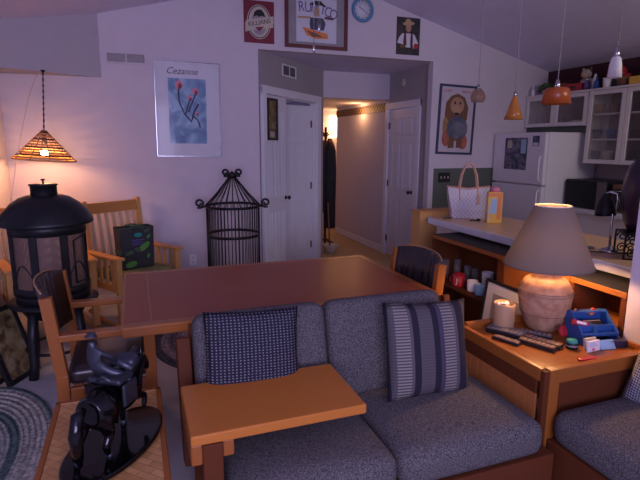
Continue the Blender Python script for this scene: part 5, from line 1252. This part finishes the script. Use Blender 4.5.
# ------------------------------------------------------------------ swag lamp
HXs, HYs = -.70, 4.93
l = thing('hanging_lamp', (HXs, HYs, 1.70), 'lit wicker cone lamp hanging from the soffit by a dark chain', 'lamp', ry=4)
nb = 11; mb = MB(); md = MB()
for k in range(nb):
    z0 = -.245*(k/nb); z1 = -.245*((k+.62)/nb); r0 = .02+.225*(k/nb); r1 = .02+.225*((k+.62)/nb)
    (md if k % 3 == 0 or k == nb-2 else mb).lathe([(r0, z0), (r1, z1), (r1-.004, z1), (r0-.004, z0), (r0, z0)], 'wick_dk' if (k % 3 == 0 or k == nb-2) else 'wicker', 40)
mb.build('wicker_band', l, world=False); md.build('wicker_band', l, world=False)
mb = MB()
for k in range(10): a = 2*PI*k/10; mb.tube([(.015*math.cos(a), .015*math.sin(a), 0), (.245*math.cos(a), .245*math.sin(a), -.248)], .004, 'wick_dk', 5)
mb.tube([(.245*math.cos(k*PI/20), .245*math.sin(k*PI/20), -.248) for k in range(40)], .007, 'wicker', 6, closed=True); mb.build('shade_ribs', l, world=False)
MB().ell((0, 0, -.19), (.032, .032, .032), 'bulb2').build('bulb', l, world=False)
MB().lathe([(0, 0), (.018, 0), (.018, -.115), (0, -.12)], 'blackp', 12).build('socket', l, world=False)
n = 20; dx = -.716-HXs
mb = MB(); 
for k in range(n):
    z = .01+k*.48/n; mb.tube([(.006*math.cos(t_*PI/4)*(1 if k % 2 else .25), .006*math.cos(t_*PI/4)*(.25 if k % 2 else 1), z+.0145*math.sin(t_*PI/4)) for t_ in range(8)], .0022, 'blackp', 4, closed=True)
mb.tube([(0, 0, 0), (-.0, 0, .25), (0, 0, .48)], .0035, 'blackp', 5); mb.build('chain', l, world=False)
MB().lathe([(0, .48), (.012, .48), (.02, .497), (0, .4985)], 'black', 12).build('ceiling_hook', l, world=False)
pts = [(HXs, HYs-.0, 2.17)]+[(HXs-.30*t_, HYs-.18*t_, 2.17-1.2*t_**1.35) for t_ in [k/10 for k in range(1, 11)]]
pts += [(-1.05, 4.75, .6), (-1.055, 4.75, .3)]
o = tag(MB().tube(pts, .003, 'cream', 6).build('lamp_cord'), 'thin pale cord swagging from the soffit hook down the corner', 'cord')

# ------------------------------------------------------------------ framed things leaning at the lower left
def leanframe(loc, rz, w, h, tilt, label):
    o = thing('picture_panel', loc, label, 'frame'); o.rotation_euler = (R(tilt), 0, R(rz))
    mb = MB()
    for a in ((-w/2, w/2, h-.035, h), (-w/2, w/2, 0, .035), (-w/2, -w/2+.035, .035, h-.035), (w/2-.035, w/2, .035, h-.035)): mb.box(a[0], a[1], -.012, .012, a[2], a[3], 'blackp')
    mb.build('frame', o, .003, world=False)
    MB().box(-w/2+.03, w/2-.03, -.003, .003, .03, h-.03, 'photo2').build('print', o, world=False)
leanframe((-.79, 3.72, .0005), 62, .30, .52, -19, 'dark framed panel leaning at lower left, nearest the stove')
leanframe((-.90, 3.74, .0005), 66, .34, .60, -16, 'dark framed panel leaning behind the first one at lower left')

# ------------------------------------------------------------------ ceiling fan (only its pull chains reach into view)
fx, fy = 1.0, 2.8
g = thing('ceiling_fan', (fx, fy, 0), 'ceiling fan whose two silvery pull chains hang before the framed poster', 'ceiling fan')
MB().tube([(fx, fy, 2.86), (fx, fy, zc(fx)-.002)], .014, 'stud', 12).build('downrod', g)
MB().lathe([(0, 2.66), (.05, 2.66), (.10, 2.70), (.12, 2.76), (.11, 2.83), (.05, 2.87), (0, 2.87)], 'stud', 32, TR((fx, fy, 0))).build('motor_housing', g)
for k in range(5):
    T_ = TR((fx, fy, 2.74), rz=72*k+20) @ TR(rx=10); mb = MB(); mb.box(.10, .20, -.02, .02, -.004, .004, 'stud', T_); mb.prism([(.18, -.05), (.62, -.07), (.66, -.03), (.66, .03), (.62, .07), (.18, .05)], -.004, .004, 'oak_x', T_); mb.build('blade', g, .002)
for (dx, dy, z0) in ((-.008, 0, 2.115), (.022, 0, 2.225)):
    n = 40; mb = MB(); mb.tube([(fx+dx, fy+dy, z0+.03), (fx+dx, fy+dy, 2.70)], .0016, 'steel', 5)
    mb.lathe([(0, -.025), (.006, -.02), (.008, 0), (.005, .02), (0, .03)], 'steel', 10, TR((fx+dx, fy+dy, z0+.01))); mb.build('pull_chain', g)

# ------------------------------------------------------------------ lights
def light(name, typ, loc, energy, color, size=.1, rot=None, sy=None, spread=None):
    d = bpy.data.lights.new(name, typ); d.energy = energy; d.color = color
    if typ == 'AREA':
        d.size = size
        if sy: d.shape = 'RECTANGLE'; d.size_y = sy
    else: d.shadow_soft_size = size
    o = bpy.data.objects.new(name, d); COL.objects.link(o); o.location = loc
    if rot: o.rotation_euler = tuple(R(a) for a in rot)
    return o
light('window_light', 'AREA', (-.3, -2.4, 1.7), 150, (.66, .60, 1.0), 2.6, (99, 0, -8), 1.6)
light('table_lamp_light', 'POINT', (LX, LY, TZ+.44), 38, (1, .52, .20), .045)
light('swag_lamp_light', 'POINT', (HXs-.013, HYs, 1.51), 22, (1, .50, .22), .05)
light('kitchen_fill', 'AREA', (4.0, 1.2, 2.3), 20, (1, .86, .84), 1.2, (50, 0, 0), .5)  # added fill from out of view, brightens fridge and counters
light('hall_light', 'POINT', (3.30, 7.35, 2.10), 5, (1, .50, .22), .06)
light('hall_end_light', 'POINT', (3.6, 8.85, 1.9), 7, (1, .52, .24), .08)
W = bpy.data.worlds.new('World'); SC.world = W; W.use_nodes = True
W.node_tree.nodes['Background'].inputs[0].default_value = (.46, .40, .86, 1); W.node_tree.nodes['Background'].inputs[1].default_value = .35

# ------------------------------------------------------------------ camera
cam = bpy.data.cameras.new('Camera'); co = bpy.data.objects.new('Camera', cam); COL.objects.link(co); SC.camera = co
cam.sensor_width = 36; cam.lens = 500.9/640*36; cam.clip_start = .05
yaw, pitch, roll = R(20.28), R(10.88), R(.2857)
fw = Vector((math.sin(yaw)*math.cos(pitch), math.cos(yaw)*math.cos(pitch), -math.sin(pitch)))
rt = Vector((math.cos(yaw), -math.sin(yaw), 0)); up = rt.cross(fw)
r2 = rt*math.cos(roll)+up*math.sin(roll); u2 = -rt*math.sin(roll)+up*math.cos(roll)
m = Matrix((r2, u2, -fw)).transposed().to_4x4(); m.translation = (0, 0, 1.6)
co.matrix_world = m
vs_ = SC.view_settings; vs_.view_transform = 'Standard'; vs_.look = 'None'; vs_.gamma = 1; vs_.use_curve_mapping = False; vs_.exposure = -0.08
